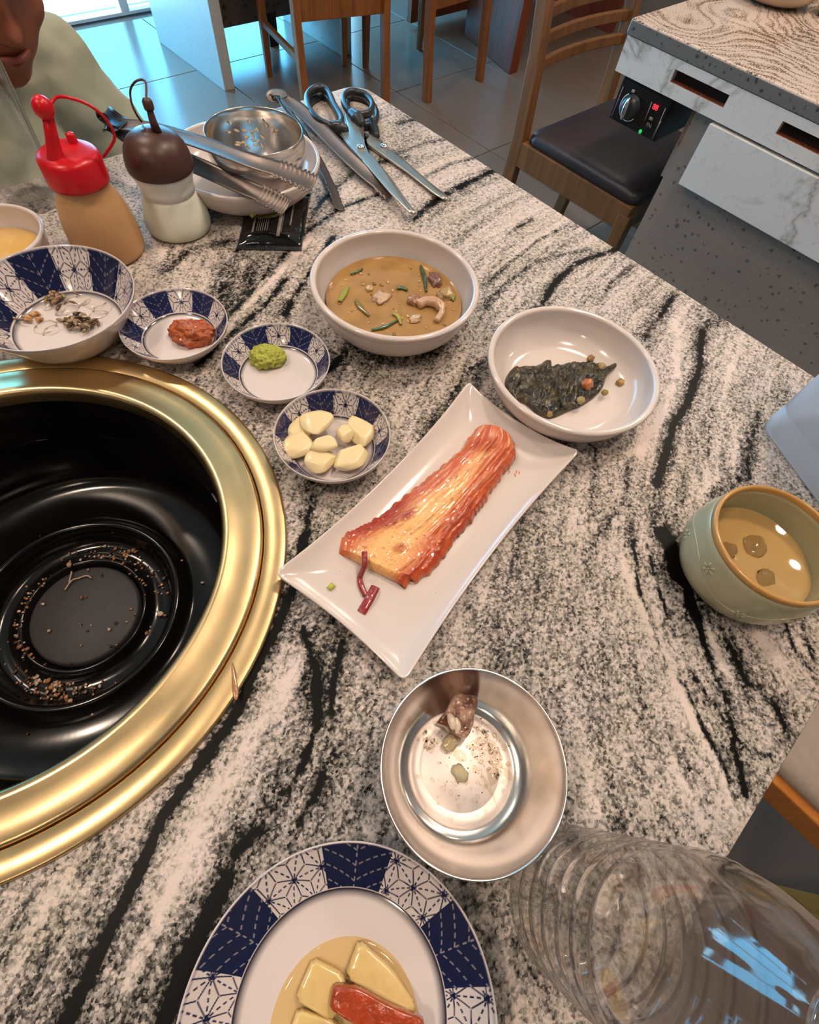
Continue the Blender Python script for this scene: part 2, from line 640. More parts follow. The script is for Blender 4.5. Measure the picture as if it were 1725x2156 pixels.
def spline(P, n=24, closed=False):
    P = np.array(P, float)
    k = len(P)
    out = []
    seg = k if closed else k - 1
    for i in range(seg):
        g = (lambda j: P[j % k]) if closed else (lambda j: P[min(max(j, 0), k - 1)])
        p0, p1, p2, p3 = g(i - 1), g(i), g(i + 1), g(i + 2)
        m = max(2, n // seg)
        for t in np.linspace(0, 1, m, endpoint=False):
            out.append(.5 * ((2 * p1) + (-p0 + p2) * t + (2 * p0 - 5 * p1 + 4 * p2 - p3) * t * t + (-p0 + 3 * p1 - 3 * p2 + p3) * t ** 3))
    if not closed:
        out.append(P[-1])
    return np.array(out)


def ico(sub=3):
    bm = bmesh.new()
    bmesh.ops.create_icosphere(bm, subdivisions=sub, radius=1)
    V = np.array([v.co[:] for v in bm.verts])
    F = np.array([[v.index for v in f.verts] for f in bm.faces])
    bm.free()
    return V, F


_ICO = {s: ico(s) for s in (1, 2, 3, 4, 5)}


def rot(V, rx=0, ry=0, rz=0):
    R = np.array(Matrix.Rotation(rz, 3, 'Z') @ Matrix.Rotation(ry, 3, 'Y') @ Matrix.Rotation(rx, 3, 'X'))
    return V @ R.T


def blob(c, r, amp=.15, freq=1.6, seed=0, sub=3, rx=0, ry=0, rz=0, flat=None, octaves=1):
    V, F = _ICO[sub]
    r = np.broadcast_to(np.asarray(r, float), (3,))
    d = np.array([1 + amp * sum(mn.noise(Vector(v * freq * 2 ** k) + Vector((seed * 7.3, seed * 3.1, k * 9))) / 1.6 ** k for k in range(octaves)) for v in V])
    V = V * d[:, None] * r
    V = rot(V, rx, ry, rz)
    V = V + np.array(c)
    if flat is not None:
        V[:, 2] = np.maximum(V[:, 2], flat)
    return V, F


def slab(outline, z0, z1, dome=0, rings=6, zf=None):
    """solid pad from a closed xy outline, gently domed and rounded at the rim"""
    P = np.array(outline, float)[:, :2]
    c = P.mean(0)
    n = len(P)
    V, F = [], []
    prof = [(1.0, 0.0), (1.0, .55), (.97, .85), (.92, 1.0)] + [(.92 * (1 - k / rings), 1.0) for k in range(1, rings)]
    for s, h in prof:
        q = c + (P - c) * s
        z = z0 + (z1 - z0) * h + dome * (1 - s * s)
        for p in q:
            V.append((p[0], p[1], z))
    V.append((c[0], c[1], z1 + dome))
    for i in range(len(prof) - 1):
        for j in range(n):
            F.append((i * n + j, i * n + (j + 1) % n, (i + 1) * n + (j + 1) % n, (i + 1) * n + j))
    k = (len(prof) - 1) * n
    for j in range(n):
        F.append((k + j, k + (j + 1) % n, len(V) - 1))
    F.append(tuple(range(n))[::-1])
    V = np.array(V)
    if zf is not None:
        V[:, 2] += np.array([zf(v) for v in V])
    return V, F


def pxs(pts, z):
    return np.array([at(x, y, z) for x, y in pts])


def dup(root, loc, rotz, label=None, group=None):
    r = root.copy()
    COL.objects.link(r)
    r.location = loc
    r.rotation_euler = (0, 0, rotz)
    if label:
        r['label'] = label
    if group:
        r['group'] = group
    for ch in list(root.children):
        c = ch.copy()
        COL.objects.link(c)
        c.parent = r
        for g in list(ch.children):
            d = g.copy()
            COL.objects.link(d)
            d.parent = c
    return r

# ------------------------------------------------------------------ room shell
X0, X1, Y0, Y1, ZC = -3.0, 5.2, -2.6, 3.40, 2.5
fl = struct(mk('floor', box(((X0 + X1) / 2, (Y0 + Y1) / 2, -.06), (X1 - X0 + .3, Y1 - Y0 + .3, .10)), M['grout'], smooth=False))
TS = .62
tmesh = None
kk = 0
for i in range(int((X1 - X0) / TS) + 1):
    for j in range(int((Y1 - Y0) / TS) + 1):
        cx_, cy_ = X0 + (i + .5) * TS, Y0 - .25 + (j + .5) * TS
        if cx_ < -1.8 or cy_ < -2.0 or cx_ + TS / 2 > X1 or cy_ + TS / 2 > Y1 + .09:
            continue
        if tmesh is None:
            t = mk('floor_tile', box((0, 0, 0), (TS - .004, TS - .004, .012)), M['tile'], fl, smooth=False, bevel=.0012)
            tmesh = t.data
        else:
            t = bpy.data.objects.new('floor_tile', tmesh)
            COL.objects.link(t)
            t.parent = fl
            b_ = t.modifiers.new('bevel', 'BEVEL')
            b_.width = .0012
        t.location = (cx_, cy_, -.006)
struct(mk('ceiling', box(((X0 + X1) / 2, (Y0 + Y1) / 2, ZC + .05), (X1 - X0 + .3, Y1 - Y0 + .3, .1)), M['ceiling'], smooth=False))
struct(mk('wall_left', box((X0 - .05, (Y0 + Y1) / 2, ZC / 2), (.1, Y1 - Y0 + .2, ZC)), M['plaster'], smooth=False))
struct(mk('wall_right', box((X1 + .05, (Y0 + Y1) / 2, ZC / 2), (.1, Y1 - Y0 + .2, ZC)), M['plaster'], smooth=False))
struct(mk('wall_front', box(((X0 + X1) / 2, Y0 - .05, ZC / 2), (X1 - X0 + .2, .1, ZC)), M['plaster'], smooth=False))
# glazed back wall: piers, lintel, posts and panes
GX0, GX1, GZ = -.6, 2.9, 1.85
wb = struct(mk('wall_back', join(box(((X0 + GX0) / 2, Y1 + .05, ZC / 2), (GX0 - X0 + .2, .1, ZC)),
                                 box(((X1 + GX1) / 2, Y1 + .05, ZC / 2), (X1 - GX1 + .2, .1, ZC)),
                                 box(((GX0 + GX1) / 2, Y1 + .05, (ZC + GZ) / 2), (GX1 - GX0, .1, ZC - GZ))), M['plaster'], smooth=False))
wn = struct(mk('window_1', join(box(((GX0 + GX1) / 2, Y1 + .05, GZ - .02), (GX1 - GX0, .05, .04)),
                                box(((GX0 + GX1) / 2, Y1 + .05, .004), (GX1 - GX0, .06, .012))), M['white_paint'], smooth=False))
px_ = [GX0 + .02, .30, 1.300, 2.10, GX1 - .02]
for x_ in px_:
    mk('window_post', box((x_, Y1 + .05, GZ / 2), (.045, .055, GZ - .02)), M['white_paint'], wn, smooth=False, bevel=.003)
for a_, b_ in zip(px_[:-1], px_[1:]):
    mk('pane', box(((a_ + b_) / 2, Y1 + .05, GZ / 2), (b_ - a_ - .045, .002, GZ - .05)), M['pane'], wn, smooth=False)
struct(mk('outside_paving', box((1.5, Y1 + 6.2, -.07), (24, 12.0, .1)), M['outside'], smooth=False))  # pale paving on the ground outside the window
# ceiling downlights
for k, (lx, ly, pw) in enumerate(LAMPS):
    t = thing('ceiling_downlight', 'round white recessed ceiling downlight giving warm light', 'ceiling light', (lx, ly, LZ), 0, 'round downlights in the ceiling')
    mk('lamp_trim', lathe([(.105, ZC - LZ), (.135, ZC - LZ), (.135, .0), (.105, .0), (.105, ZC - LZ)], 40), M['lampring'], t)
    mk('lamp_diffuser', lathe([(0, .012), (.104, .012), (.104, .0), (0, .0)], 40), M['lampglow'], t)

# ------------------------------------------------------------------ main table
RC = np.array([-.0994, .2747])       # grill centre
TX0, TX1, TY0, TY1 = -.782, .583, -.178, .710
tb = thing('dining_table', 'granite topped dining table with brass grill sunk into it', 'table', (RC[0], (TY0 + TY1) / 2, 0))

R1 = lambda x, y: (x / 1.917, 1300 + y / 1.917)
R2 = lambda x, y: (350 + x / 1.917, 350 + y / 1.917)
R3 = lambda x, y: (900 + x / 2.091, 500 + y / 2.091)
R4 = lambda x, y: (900 + x / 2.091, 1100 + y / 2.091)
VE = [  # (width px, strength, points)
    (13, 1.8, [(640, 1130), (625, 1220), (589, 1310), (532, 1420), (501, 1498), (433, 1592)]),
    (19, 1.9, [(433, 1592), (344, 1717), (292, 1837), (235, 1952), (198, 2030), (141, 2156), (60, 2330)]),
    (22, .6, [(663, 1000), (650, 1080), (640, 1150)]),
    (50, .34, [(636, 1316), (657, 1404), (673, 1509), (626, 1634), (569, 1717), (496, 1801), (449, 1900), (396, 2004), (360, 2135), (300, 2300)]),
    (26, .5, [(640, 1330), (672, 1430), (668, 1530), (620, 1640), (560, 1730), (500, 1790)]),
    (30, .9, [(480, 1850), (430, 1950), (370, 2080), (330, 2200)]),
    (16, .8, [(725, 1550), (690, 1610), (657, 1686), (600, 1770)]),
    (24, .5, [(720, 1352), (704, 1430), (700, 1500)]),
    (45, .3, [(215, 1760), (130, 1900), (60, 2050), (0, 2156)]),
    (40, .35, [(300, 1950), (250, 2100), (200, 2250)]),
    (24, -.35, [(636, 1380), (600, 1450), (540, 1540), (440, 1690), (370, 1850), (320, 1960), (260, 2060)]),
    (26, -.3, [(150, 1830), (90, 1920), (20, 2060)]),
    (30, .55, [(500, 540), (480, 590), (455, 650)]),
    (25, .35, [(540, 560), (500, 620)]),
    (6, .8, [(440, 730), (475, 673), (559, 580), (642, 491), (715, 439), (804, 407)]),
    (7, -.5, [(450, 745), (500, 665), (575, 588), (655, 500)]),
    (8, .9, [(600, 663), (621, 621), (663, 559), (700, 500)]),
    (9, .8, [(418, 767), (480, 710), (560, 640), (600, 590)]),
    (11, .6, [(350, 569), (407, 522), (496, 506)]),
    (24, .6, [(740, 730), (700, 770), (673, 793)]),
    (10, .9, [(872, 460), (924, 418), (1044, 355), (1060, 345)]),
    (8, .7, [(640, 470), (700, 400), (760, 350), (860, 330)]),
    (7, .5, [(820, 330), (900, 300), (960, 290)]),
    (7, .5, [(880, 380), (950, 345), (1010, 330)]),
    (6, .5, [(840, 260), (900, 245), (950, 250)]),
    (22, .5, [(910, 736), (850, 750), (778, 762)]),
    (16, .5, [(1002, 757), (950, 835), (890, 920)]),
    (9, 1.0, [(1297, 526), (1250, 541), (1205, 560), (1168, 596), (1149, 629), (1130, 650)]),
    (9, .7, [(1120, 462), (1106, 470), (1070, 491)]),
    (6, .4, [(1018, 506), (980, 535), (940, 569)]),
    (7, .5, [(1240, 525), (1132, 548), (1060, 600), (1020, 650)]),
    (7, .5, [(1226, 465), (1132, 506), (1070, 559), (1020, 600)]),
    (7, .5, [(1330, 560), (1290, 590), (1260, 640)]),
    (7, .4, [(1000, 590), (940, 680), (860, 740)]),
    (13, .8, [(1420, 620), (1390, 665), (1359, 710)]),
    (28, .42, [(1517, 667), (1480, 695), (1474, 768), (1450, 844), (1416, 897), (1402, 959), (1383, 1016), (1378, 1098), (1402, 1136), (1416, 1208)]),
    (13, .8, [(1478, 700), (1474, 768), (1450, 844), (1416, 897), (1402, 959), (1383, 1016)]),
    (30, .55, [(1600, 880), (1579, 930), (1560, 1007), (1500, 1040)]),
    (9, .4, [(1321, 969), (1316, 1050), (1244, 1145), (1230, 1220)]),
    (8, .45, [(1254, 940), (1254, 1016), (1240, 1100)]),
    (18, -.5, [(1426, 680), (1426, 796), (1378, 906), (1345, 954)]),
    (24, -.35, [(1493, 1002), (1475, 1050)]),
    (18, -.35, [(1570, 700), (1530, 800)]),
    (13, 1.0, [(1383, 1120), (1426, 1162), (1450, 1243), (1474, 1325), (1503, 1416), (1536, 1483), (1550, 1578), (1569, 1674)]),
    (9, .9, [(1330, 1100), (1345, 1243), (1373, 1315), (1402, 1396), (1450, 1459), (1479, 1530), (1526, 1616), (1545, 1680)]),
    (36, .9, [(1400, 1120), (1417, 1172), (1445, 1243), (1470, 1300)]),
    (8, .7, [(1365, 1150), (1378, 1210), (1412, 1315), (1450, 1411), (1503, 1483), (1569, 1578), (1632, 1597)]),
    (12, .8, [(1620, 1270), (1651, 1306), (1675, 1368), (1722, 1435)]),
    (9, .7, [(1684, 1296), (1713, 1387)]),
    (20, .7, [(1530, 1340), (1570, 1435), (1632, 1483), (1660, 1550)]),
    (22, -.5, [(1310, 1180), (1330, 1234), (1378, 1339), (1426, 1435), (1464, 1530), (1507, 1602), (1536, 1674)]),
    (12, -.5, [(1480, 1290), (1498, 1339), (1531, 1425)]),
    (34, -.4, [(1590, 1330), (1625, 1380)]),
    (24, -.35, [(1416, 1602), (1483, 1736)]),
    (14, -.35, [(1225, 1600), (1263, 1722)]),
    (10, .4, [(1280, 1640), (1310, 1750)]),
    (22, .3, [(900, 1050), (700, 1300)]),
    (30, .3, [(1100, 1100), (1050, 1300), (1060, 1420)]),
    (26, .3, [(860, 1990), (880, 2120), (1010, 1960)]),
]
# base tone (light 0 .. dark 1) sampled over the slab
BT = [(700, 230, .26), (950, 350, .25), (1150, 480, .24), (900, 600, .3), (560, 500, .28), (350, 600, .3), (620, 700, .34),
      (850, 850, .42), (700, 900, .42), (1350, 620, .36), (1300, 1000, .40), (1500, 750, .30), (1600, 800, .38),
      (1480, 1000, .36), (1100, 1250, .50), (1000, 1350, .47), (1250, 1300, .42), (1200, 1500, .46), (1350, 1600, .45),
      (1250, 1700, .42), (1500, 1650, .38), (1600, 1400, .40), (700, 1350, .42), (760, 1450, .42), (780, 1650, .50),
      (560, 1480, .28), (400, 1750, .30), (450, 1650, .26), (300, 1900, .32), (330, 1850, .34), (150, 1850, .42), (100, 2050, .46),
      (480, 1750, .50), (350, 2050, .48), (200, 2150, .5), (700, 1720, .5), (1000, 1980, .45), (1100, 2100, .45), (-200, 1000, .35), (0, 500, .3)]


def seg_dist(P, A):
    best = np.full(len(P), 9.)
    for a, b in zip(A[:-1], A[1:]):
        d = b - a
        t = np.clip(((P - a) @ d) / (d @ d), 0, 1)
        q = P - a - t[:, None] * d
        best = np.minimum(best, np.hypot(q[:, 0], q[:, 1]))
    return best


def poly(x, y):
    return np.stack([x, y, x * x, x * y, y * y, x ** 3, x * x * y, x * y * y, y ** 3], -1)


def polyg(x, y):
    z, o = np.zeros_like(x), np.ones_like(x)
    gx = np.stack([o, z, 2 * x, y, z, 3 * x * x, 2 * x * y, y * y, z], -1)
    gy = np.stack([z, o, z, x, 2 * y, z, x * x, 2 * x * y, 3 * y * y], -1)
    return gx, gy


def fit_flow():
    q, d = [], []
    for w, s, pts in VE:
        P = pxs(pts, TZ)[:, :2]
        for a, b in zip(P[:-1], P[1:]):
            dd = b - a
            if dd[1] < 0:
                dd = -dd
            q.append((a + b) / 2)
            d.append(dd / np.linalg.norm(dd))
    q, d = np.array(q), np.array(d)
    nn = np.stack([d[:, 1], -d[:, 0]], -1)
    gx, gy = polyg(q[:, 0], q[:, 1])
    gd = gx * d[:, :1] + gy * d[:, 1:]
    gn = gx * nn[:, :1] + gy * nn[:, 1:]
    one, zero = np.ones(len(q)), np.zeros(len(q))
    reg = np.diag([0, 0, .02, .02, .02, .02, .02, .02, .02])
    s = np.linalg.lstsq(np.r_[gd, .35 * gn, reg], np.r_[zero, .35 * one, np.zeros(9)], rcond=None)[0]
    t = np.linalg.lstsq(np.r_[gn * .5, gd, reg], np.r_[zero, one, np.zeros(9)], rcond=None)[0]
    return s, t


_s, _t = fit_flow()


def rrect_grid(x0, x1, y0, y1, r, step):
    nx, ny = int((x1 - x0) / step) + 1, int((y1 - y0) / step) + 1
    X, Y = np.meshgrid(np.linspace(x0, x1, nx), np.linspace(y0, y1, ny), indexing='ij')
    for sx, cx_ in ((-1, x0 + r), (1, x1 - r)):
        for sy, cy_ in ((-1, y0 + r), (1, y1 - r)):
            u, v = (X - cx_) * sx / r, (Y - cy_) * sy / r
            m_ = (u > 0) & (v > 0)
            U, Vv = u[m_], v[m_]
            X[m_] = cx_ + sx * r * U * np.sqrt(1 - Vv ** 2 / 2)
            Y[m_] = cy_ + sy * r * Vv * np.sqrt(1 - U ** 2 / 2)
    return X, Y


def table_top():
    X, Y = rrect_grid(TX0, TX1, TY0, TY1, .03, .0025)
    nx, ny = X.shape
    V = np.stack([X.ravel(), Y.ravel(), np.full(X.size, TZ)], -1)
    F = gridf(nx, ny)
    cc = V[F].mean(1)[:, :2]
    F = F[np.hypot(*(cc - RC).T) > .182]
    # border loop, turned down
    idx = np.arange(nx * ny).reshape(nx, ny)
    loop = np.concatenate([idx[:-1, 0], idx[-1, :-1], idx[::-1, -1][:-1], idx[0, ::-1][:-1]])
    cen = np.array([(TX0 + TX1) / 2, (TY0 + TY1) / 2])
    rings, n0 = [loop], len(V)
    for off, z in ((.0008, -.0008), (.0012, -.003), (.0012, -.026), (-.02, -.027)):
        p = V[loop].copy()
        d = p[:, :2] - cen
        g = np.zeros_like(d)
        g[:, 0] = np.where(np.abs(p[:, 0] - cen[0]) > (TX1 - TX0) / 2 - .031, np.sign(d[:, 0]), 0)
        g[:, 1] = np.where(np.abs(p[:, 1] - cen[1]) > (TY1 - TY0) / 2 - .031, np.sign(d[:, 1]), 0)
        p[:, :2] += g * off
        p[:, 2] += z
        V = np.r_[V, p]
        rings.append(np.arange(n0, n0 + len(loop)))
        n0 += len(loop)
    FF = [F]
    for a, b in zip(rings[:-1], rings[1:]):
        FF.append(np.stack([a, b, np.roll(b, -1), np.roll(a, -1)], -1))
    F = np.concatenate(FF)
    P = V[:, :2]
    # tone
    B = np.array([[*at(x, y, TZ)[:2], t] for x, y, t in BT])
    w = 1 / ((P[:, None, 0] - B[None, :, 0]) ** 2 + (P[:, None, 1] - B[None, :, 1]) ** 2 + .0004)
    tone = (w * B[:, 2]).sum(1) / w.sum(1)
    for wd_, st, pts in VE:
        A = pxs(pts, TZ)[:, :2]
        mid = pts[len(pts) // 2]
        sc = np.linalg.norm(at(mid[0] + 7, mid[1] + 7, TZ) - at(*mid, TZ)) / 9.9
        wm = wd_ * sc * .50
        lo, hi = A.min(0) - 4 * wm, A.max(0) + 4 * wm
        s_ = np.where(((P > lo) & (P < hi)).all(1))[0]
        if not len(s_):
            continue
        d = seg_dist(P[s_], A)
        md = np.array([mn.noise(Vector((p_[0] * 55, p_[1] * 55, wd_))) + .6 * mn.noise(Vector((p_[0] * 160, p_[1] * 160, wd_))) for p_ in P[s_]])
        tone[s_] += st * np.clip(1 + (md * .9 if st < 1.2 else md * .25), .2, 1.5) * (.55 * np.exp(-(d / wm) ** 2) + .45 * np.exp(-d / (wm * 1.5)))
    tone += .04
    solid_ = tone > 1.05
    tone = np.where(solid_, tone, np.minimum(tone, .66 + .2 * np.clip(tone - .66, 0, 1)))
    s, t = poly(P[:, 0], P[:, 1]) @ _s, poly(P[:, 0], P[:, 1]) @ _t
    flow = np.stack([s * 85, t * 9, V[:, 2] * 55], -1)
    o = mk('granite_top', (V, F), M['granite'], tb, world=True)
    a = o.data.attributes.new('tone', 'FLOAT', 'POINT')
    a.data.foreach_set('value', tone)
    a = o.data.attributes.new('flow', 'FLOAT_VECTOR', 'POINT')
    a.data.foreach_set('vector', flow.ravel())
    return o


gt = table_top()
mk('table_apron', join(*[box(c_, s_) for c_, s_ in (
    ((RC[0], TY0 + .06, .69), (1.2, .02, .07)), ((RC[0], TY1 - .06, .69), (1.2, .02, .07)),
    ((TX0 + .08, .266, .69), (.02, .74, .07)), ((TX1 - .08, .266, .69), (.02, .74, .07)))]), M['marble'], tb, world=True, smooth=False)
mk('pedestal', box((RC[0], .266, .20), (.62, .46, .40)), M['terrazzo'], tb, world=True, smooth=False, bevel=.004)
mk('pedestal_post', box((RC[0], .266, .47), (.50, .40, .15)), M['terrazzo'], tb, world=True, smooth=False)

# ------------------------------------------------------------------ sunken grill
gr = thing('sunken_grill', 'round brass rimmed black grill pit sunk into the granite table', 'grill', (RC[0], RC[1], TZ))
mk('brass_flange', lathe([(.1805, -.010), (.1805, .0035), (.1812, .0042), (.1950, .0034), (.1965, .0028), (.197, .0008), (.190, .0006), (.1815, -.010)], 200), M['brass'], gr)
mk('brass_ring', lathe([(.1795, -.010), (.1795, .0040), (.1788, .0056), (.1765, .0064), (.170, .0070), (.160, .0078), (.1565, .0092),
                        (.1530, .0094), (.1508, .0070), (.1500, .000), (.1498, -.03), (.1515, -.03), (.1525, -.012), (.1795, -.010)], 200), M['brass_in'], gr)
mk('fire_pit', lathe([(.150, -.004), (.1478, -.010), (.1465, -.05), (.144, -.095), (.140, -.108), (.130, -.114), (.098, -.116), (.092, -.113),
                      (.0875, -.106), (.0845, -.104), (.0815, -.106), (.079, -.116), (.076, -.126), (.070, -.129), (.060, -.128), (.0555, -.124),
                      (.0535, -.119), (.0515, -.118), (.050, -.121), (.048, -.128), (.0, -.128), (.0, -.134), (.152, -.134), (.152, -.004)], 128), M['enamel'], gr)
mk('vent_slots', join(*[box((.1462 * math.cos(a), .1462 * math.sin(a), -.05), (.0012, .010, .003), a) for a in np.linspace(0, 2 * PI, 60, endpoint=False)]), M['enamel'], gr, smooth=False)
mk('centre_disc', lathe([(0, -.121), (.0440, -.121), (.0462, -.1225), (.0468, -.125), (.0468, -.128)], 80), M['disc'], gr)
rnd = random.Random(5)
cr, crc = [], []
for k in range(330):
    u = rnd.random()
    if u < .42:
        a, r = rnd.gauss(-2.45, .28), rnd.uniform(.060, .077)
    elif u < .75:
        a, r = rnd.gauss(.55, .55), rnd.uniform(.052, .072)
    elif u < .9:
        a, r = rnd.gauss(2.7, .5), rnd.uniform(.049, .056)
    else:
        a, r = rnd.uniform(-PI, PI), rnd.uniform(.01, .13)
    z = -.128 if r > .056 and r < .08 else (-.120 if r < .048 else (-.118 if r < .056 else -.1145))
    s = rnd.uniform(.0006, .0016) * (1 if rnd.random() < .9 else 1.8)
    cc_ = rnd.choice(['6a4a36', '9a7a62', '3a2618', 'b09a88', '8a5a30'])
    cr.append(colr(blob((r * math.cos(a), r * math.sin(a), z + s * .5), (s * 1.3, s, s * .7), .4, 1.5, k, 1, rz=a), cc_))
tag(mk('burnt_crumbs', join(*cr), M['foodcol'], gr), None, None, kind='stuff')
# sprouts of charred food in the pit
for p in (
    [(.0 - .003, .0315, -.1195), (.006, .036, -.119), (.012, .034, -.1195)],
    [(.003, .036, -.1195), (.010, .044, -.118)], [(.010, .035, -.1195), (.018, .032, -.119), (.02, .027, -.1195)],
    [(-.07, .094, -.1135), (-.060, .093, -.112), (-.050, .085, -.1135)], [(-.055, .092, -.1135), (-.052, .082, -.113)]):
    mk('charred_shred', colr(tube(spline(p, 10), .0007, 6), 'a08878'), M['foodcol'], gr)

# ------------------------------------------------------------------ blue and white dishes
NAVY = np.array(lin('161c40'))
WHITE = np.array(lin('d4c9c6'))


def asano(x, y, a, w, dash):
    """hemp-leaf star lattice, 0 = ink, 1 = bare glaze"""
    h = a * math.sqrt(3) / 2
    v = y / h
    u = x / a - v / 2
    iu, iv = np.floor(u), np.floor(v)
    fu, fv = u - iu, v - iv
    up = fu + fv < 1
    P = []
    for k, (du, dv) in enumerate(((0, 0), (1, 0), (0, 1))):
        uu = iu + np.where(up, du, 1 - du if k == 0 else (1 if k == 1 else 0))
        vv = iv + np.where(up, dv, 1 if k == 0 else (0 if k == 1 else 1))
        P.append(np.stack([(uu + vv / 2) * a, vv * h], -1))
    q = np.stack([x, y], -1)
    c = (P[0] + P[1] + P[2]) / 3
    ink = np.zeros(len(x))

    def sd(A, B):
        d = B - A
        t = np.clip(((q - A) * d).sum(-1) / (d * d).sum(-1), 0, 1)
        return np.linalg.norm(q - A - t[:, None] * d, axis=1), t
    for i in range(3):
        d, t = sd(P[i], P[(i + 1) % 3])
        on = (np.sin(t * 2 * PI * 5) > -.35) | (dash == 0)
        ink = np.maximum(ink, np.clip((w * 1.15 - d) / (w * .5), 0, 1) * on)
        d, t = sd(P[i], c)
        ink = np.maximum(ink, np.clip((w - d) / (w * .5), 0, 1) * (t < .97))
        d = np.linalg.norm(q - P[i], axis=1)
        ink = np.maximum(ink, np.clip((w * 2.8 - d) / (w * .6), 0, 1))
    return 1 - ink


def dish(name, label, cat, loc, R, h, r1, seg0, n, nb, group=None, thick=.0028, w=.00042, curve=1.3, foot=.5, pit=.004, star=.84, inkn=.34, navy=NAVY * 1.5):
    """inner floor out to r1, patterned band from r1 to the rim; twelve printed panels"""
    t = thing(name, label, cat, loc, 0, group)
    zi = lambda r: pit + (h - pit) * np.clip((r - r1 * .93) / (R - r1 * .93), 0, 1) ** curve
    rf = np.linspace(0, r1, 14)
    rb = np.linspace(r1, R - .0012, nb)
    inner = [(r, pit + (zi(r) - pit)) for r in rf[:-1]] + [(r, zi(r)) for r in rb]
    lip = [(R - .0006, h + .0004), (R - .0001, h + .0003), (R + .0001, h - .0004), (R - .0002, h - .0014)]
    ro = np.linspace(R - .0008, R * foot + .002, 9)
    outer = [(r, max(zi(r) - thick, .0012) if r > R * foot + .003 else .0018) for r in ro]
    ft = [(R * foot, .0), (R * foot - .002, 0), (R * foot - .003, .0014), (0, .0014)]
    prof = np.array(inner + lip + outer + ft)
    V, F = lathe(prof, n)
    k = len(prof)
    th = np.repeat(np.linspace(0, 2 * PI, n, endpoint=False), k)
    idx = np.tile(np.arange(k), n)
    r = prof[idx, 0]
    C = np.tile(WHITE, (len(V), 1))
    ib = (idx >= 13) & (idx < 13 + nb)
    rr, tt = r[ib], th[ib]
    seg = ((tt - seg0) % (2 * PI)) / (2 * PI / 12)
    si = np.floor(seg)
    uf = seg - si
    rm = (r1 + R) / 2
    x = (uf - .5) * (2 * PI / 12) * rm
    band = R - r1
    y = (rr - r1)
    a = band * star
    # each panel carries its own slightly turned lattice
    ang = si * 1.1
    xr = x * np.cos(ang) - (y - band / 2) * np.sin(ang)
    yr = x * np.sin(ang) + (y - band / 2) * np.cos(ang)
    k1 = asano(xr, yr, a, w, 1)
    white = k1
    s_ = .0054 * band / .0225
    f1 = np.where(((x > 0)), (y - x * .6), (y + x * .6)) / s_ / 1.35
    ln = np.clip((w * 1.0 - np.abs((f1 % 1) - .5) * s_ * 1.35) / (w * .6), 0, 1)
    dsh = np.sin(x / s_ * 2 * PI * 1.6) > -.2
    ln2 = np.clip((w - np.abs(x)) / (w * .6), 0, 1) * (np.sin(y / s_ * 9) > 0)
    ink = np.maximum(ln * dsh, ln2) * inkn
    navyp = navy[None] * (1 - ink[:, None]) + WHITE[None] * ink[:, None]
    whitep = NAVY[None] * (1 - white[:, None]) + WHITE[None] * white[:, None]
    c = np.where((si % 2 == 0)[:, None], navyp, whitep)
    bare = (rr < r1 + .0011)
    c[bare] = WHITE
    ed = np.clip((rr - (R - .0022)) / .0006, 0, 1)[:, None] * .35
    c = c * (1 - ed) + NAVY * 1.6 * ed
    C[ib] = c
    ringl = (np.abs(r - (r1 + .0001)) < .00035) & (idx < 16)
    C[ringl] = lin('2a2a38')
    mk('dish_body', (V, F), M['dishcol'], t, col=C)
    return t


D0 = math.radians
dish('blue_plate', 'blue and white plate with yellow pickled radish nearest the bottle', 'plate', (-.0729, -.0728, TZ), .0756, .022, .0525, D0(29), 1400, 58, w=.00044, foot=.58, pit=.005, star=.66, inkn=.45, navy=NAVY)
dish('blue_bowl', 'large blue and white patterned bowl with leftover dried anchovies', 'bowl', (.037, .459, TZ), .0675, .040, .0455, D0(8), 1000, 46, w=.00042, star=.62, navy=NAVY, foot=.45, curve=1.15)
dish('blue_dish', 'small blue and white dish holding reddish soybean paste', 'dish', (.1071, .3908, TZ), .0462, .022, .0315, D0(70), 720, 38, 'small blue and white sauce dishes', w=.00036)
dish('blue_dish', 'small blue and white dish holding green wasabi', 'dish', (.1519, .2991, TZ), .0463, .022, .0335, D0(69), 720, 36, 'small blue and white sauce dishes', w=.00036)
dish('blue_dish', 'small blue and white dish holding peeled garlic', 'dish', (.1395, .2038, TZ), .0461, .026, .0330, D0(52), 720, 36, 'small blue and white sauce dishes', w=.00036)

# ------------------------------------------------------------------ white bowls and plate
def bowl_profile(R, h, rf, t=.004, floor=.005, p=.5, foot=.5, lip=.0022):
    s = np.linspace(0, 1, 22)
    inn = [(rf * k / 6, floor) for k in range(6)]
    inn += [(rf + (R - lip * 1.6 - rf) * (1 - (1 - x) ** (1 / p)) ** 1.0, floor + (h - floor) * x ** 1.0) for x in []]
    ang = s * PI / 2
    wall = [(rf + (R - lip * 1.8 - rf) * math.sin(a_) ** (2 * p), floor + (h - lip * .6 - floor) * (1 - math.cos(a_)) ** (1.0)) for a_ in ang]
    lp = [(R - lip * 1.8 + lip * (1 - math.cos(x)), h - lip * .6 + lip * .9 * math.sin(x)) for x in np.linspace(.3, PI - .2, 8)]
    lp = [(a_, b_) for a_, b_ in lp]
    out = [(r + t * (.6 + .3 * (1 - r / R)), max(z - t * .7, .003)) for r, z in wall[::-1] if r > R * foot][1:]
    fo = [(R * foot + .001, .003), (R * foot, 0), (R * foot - .003, 0), (R * foot - .004, .002), (0, .002)]
    return inn + wall + lp + out + fo


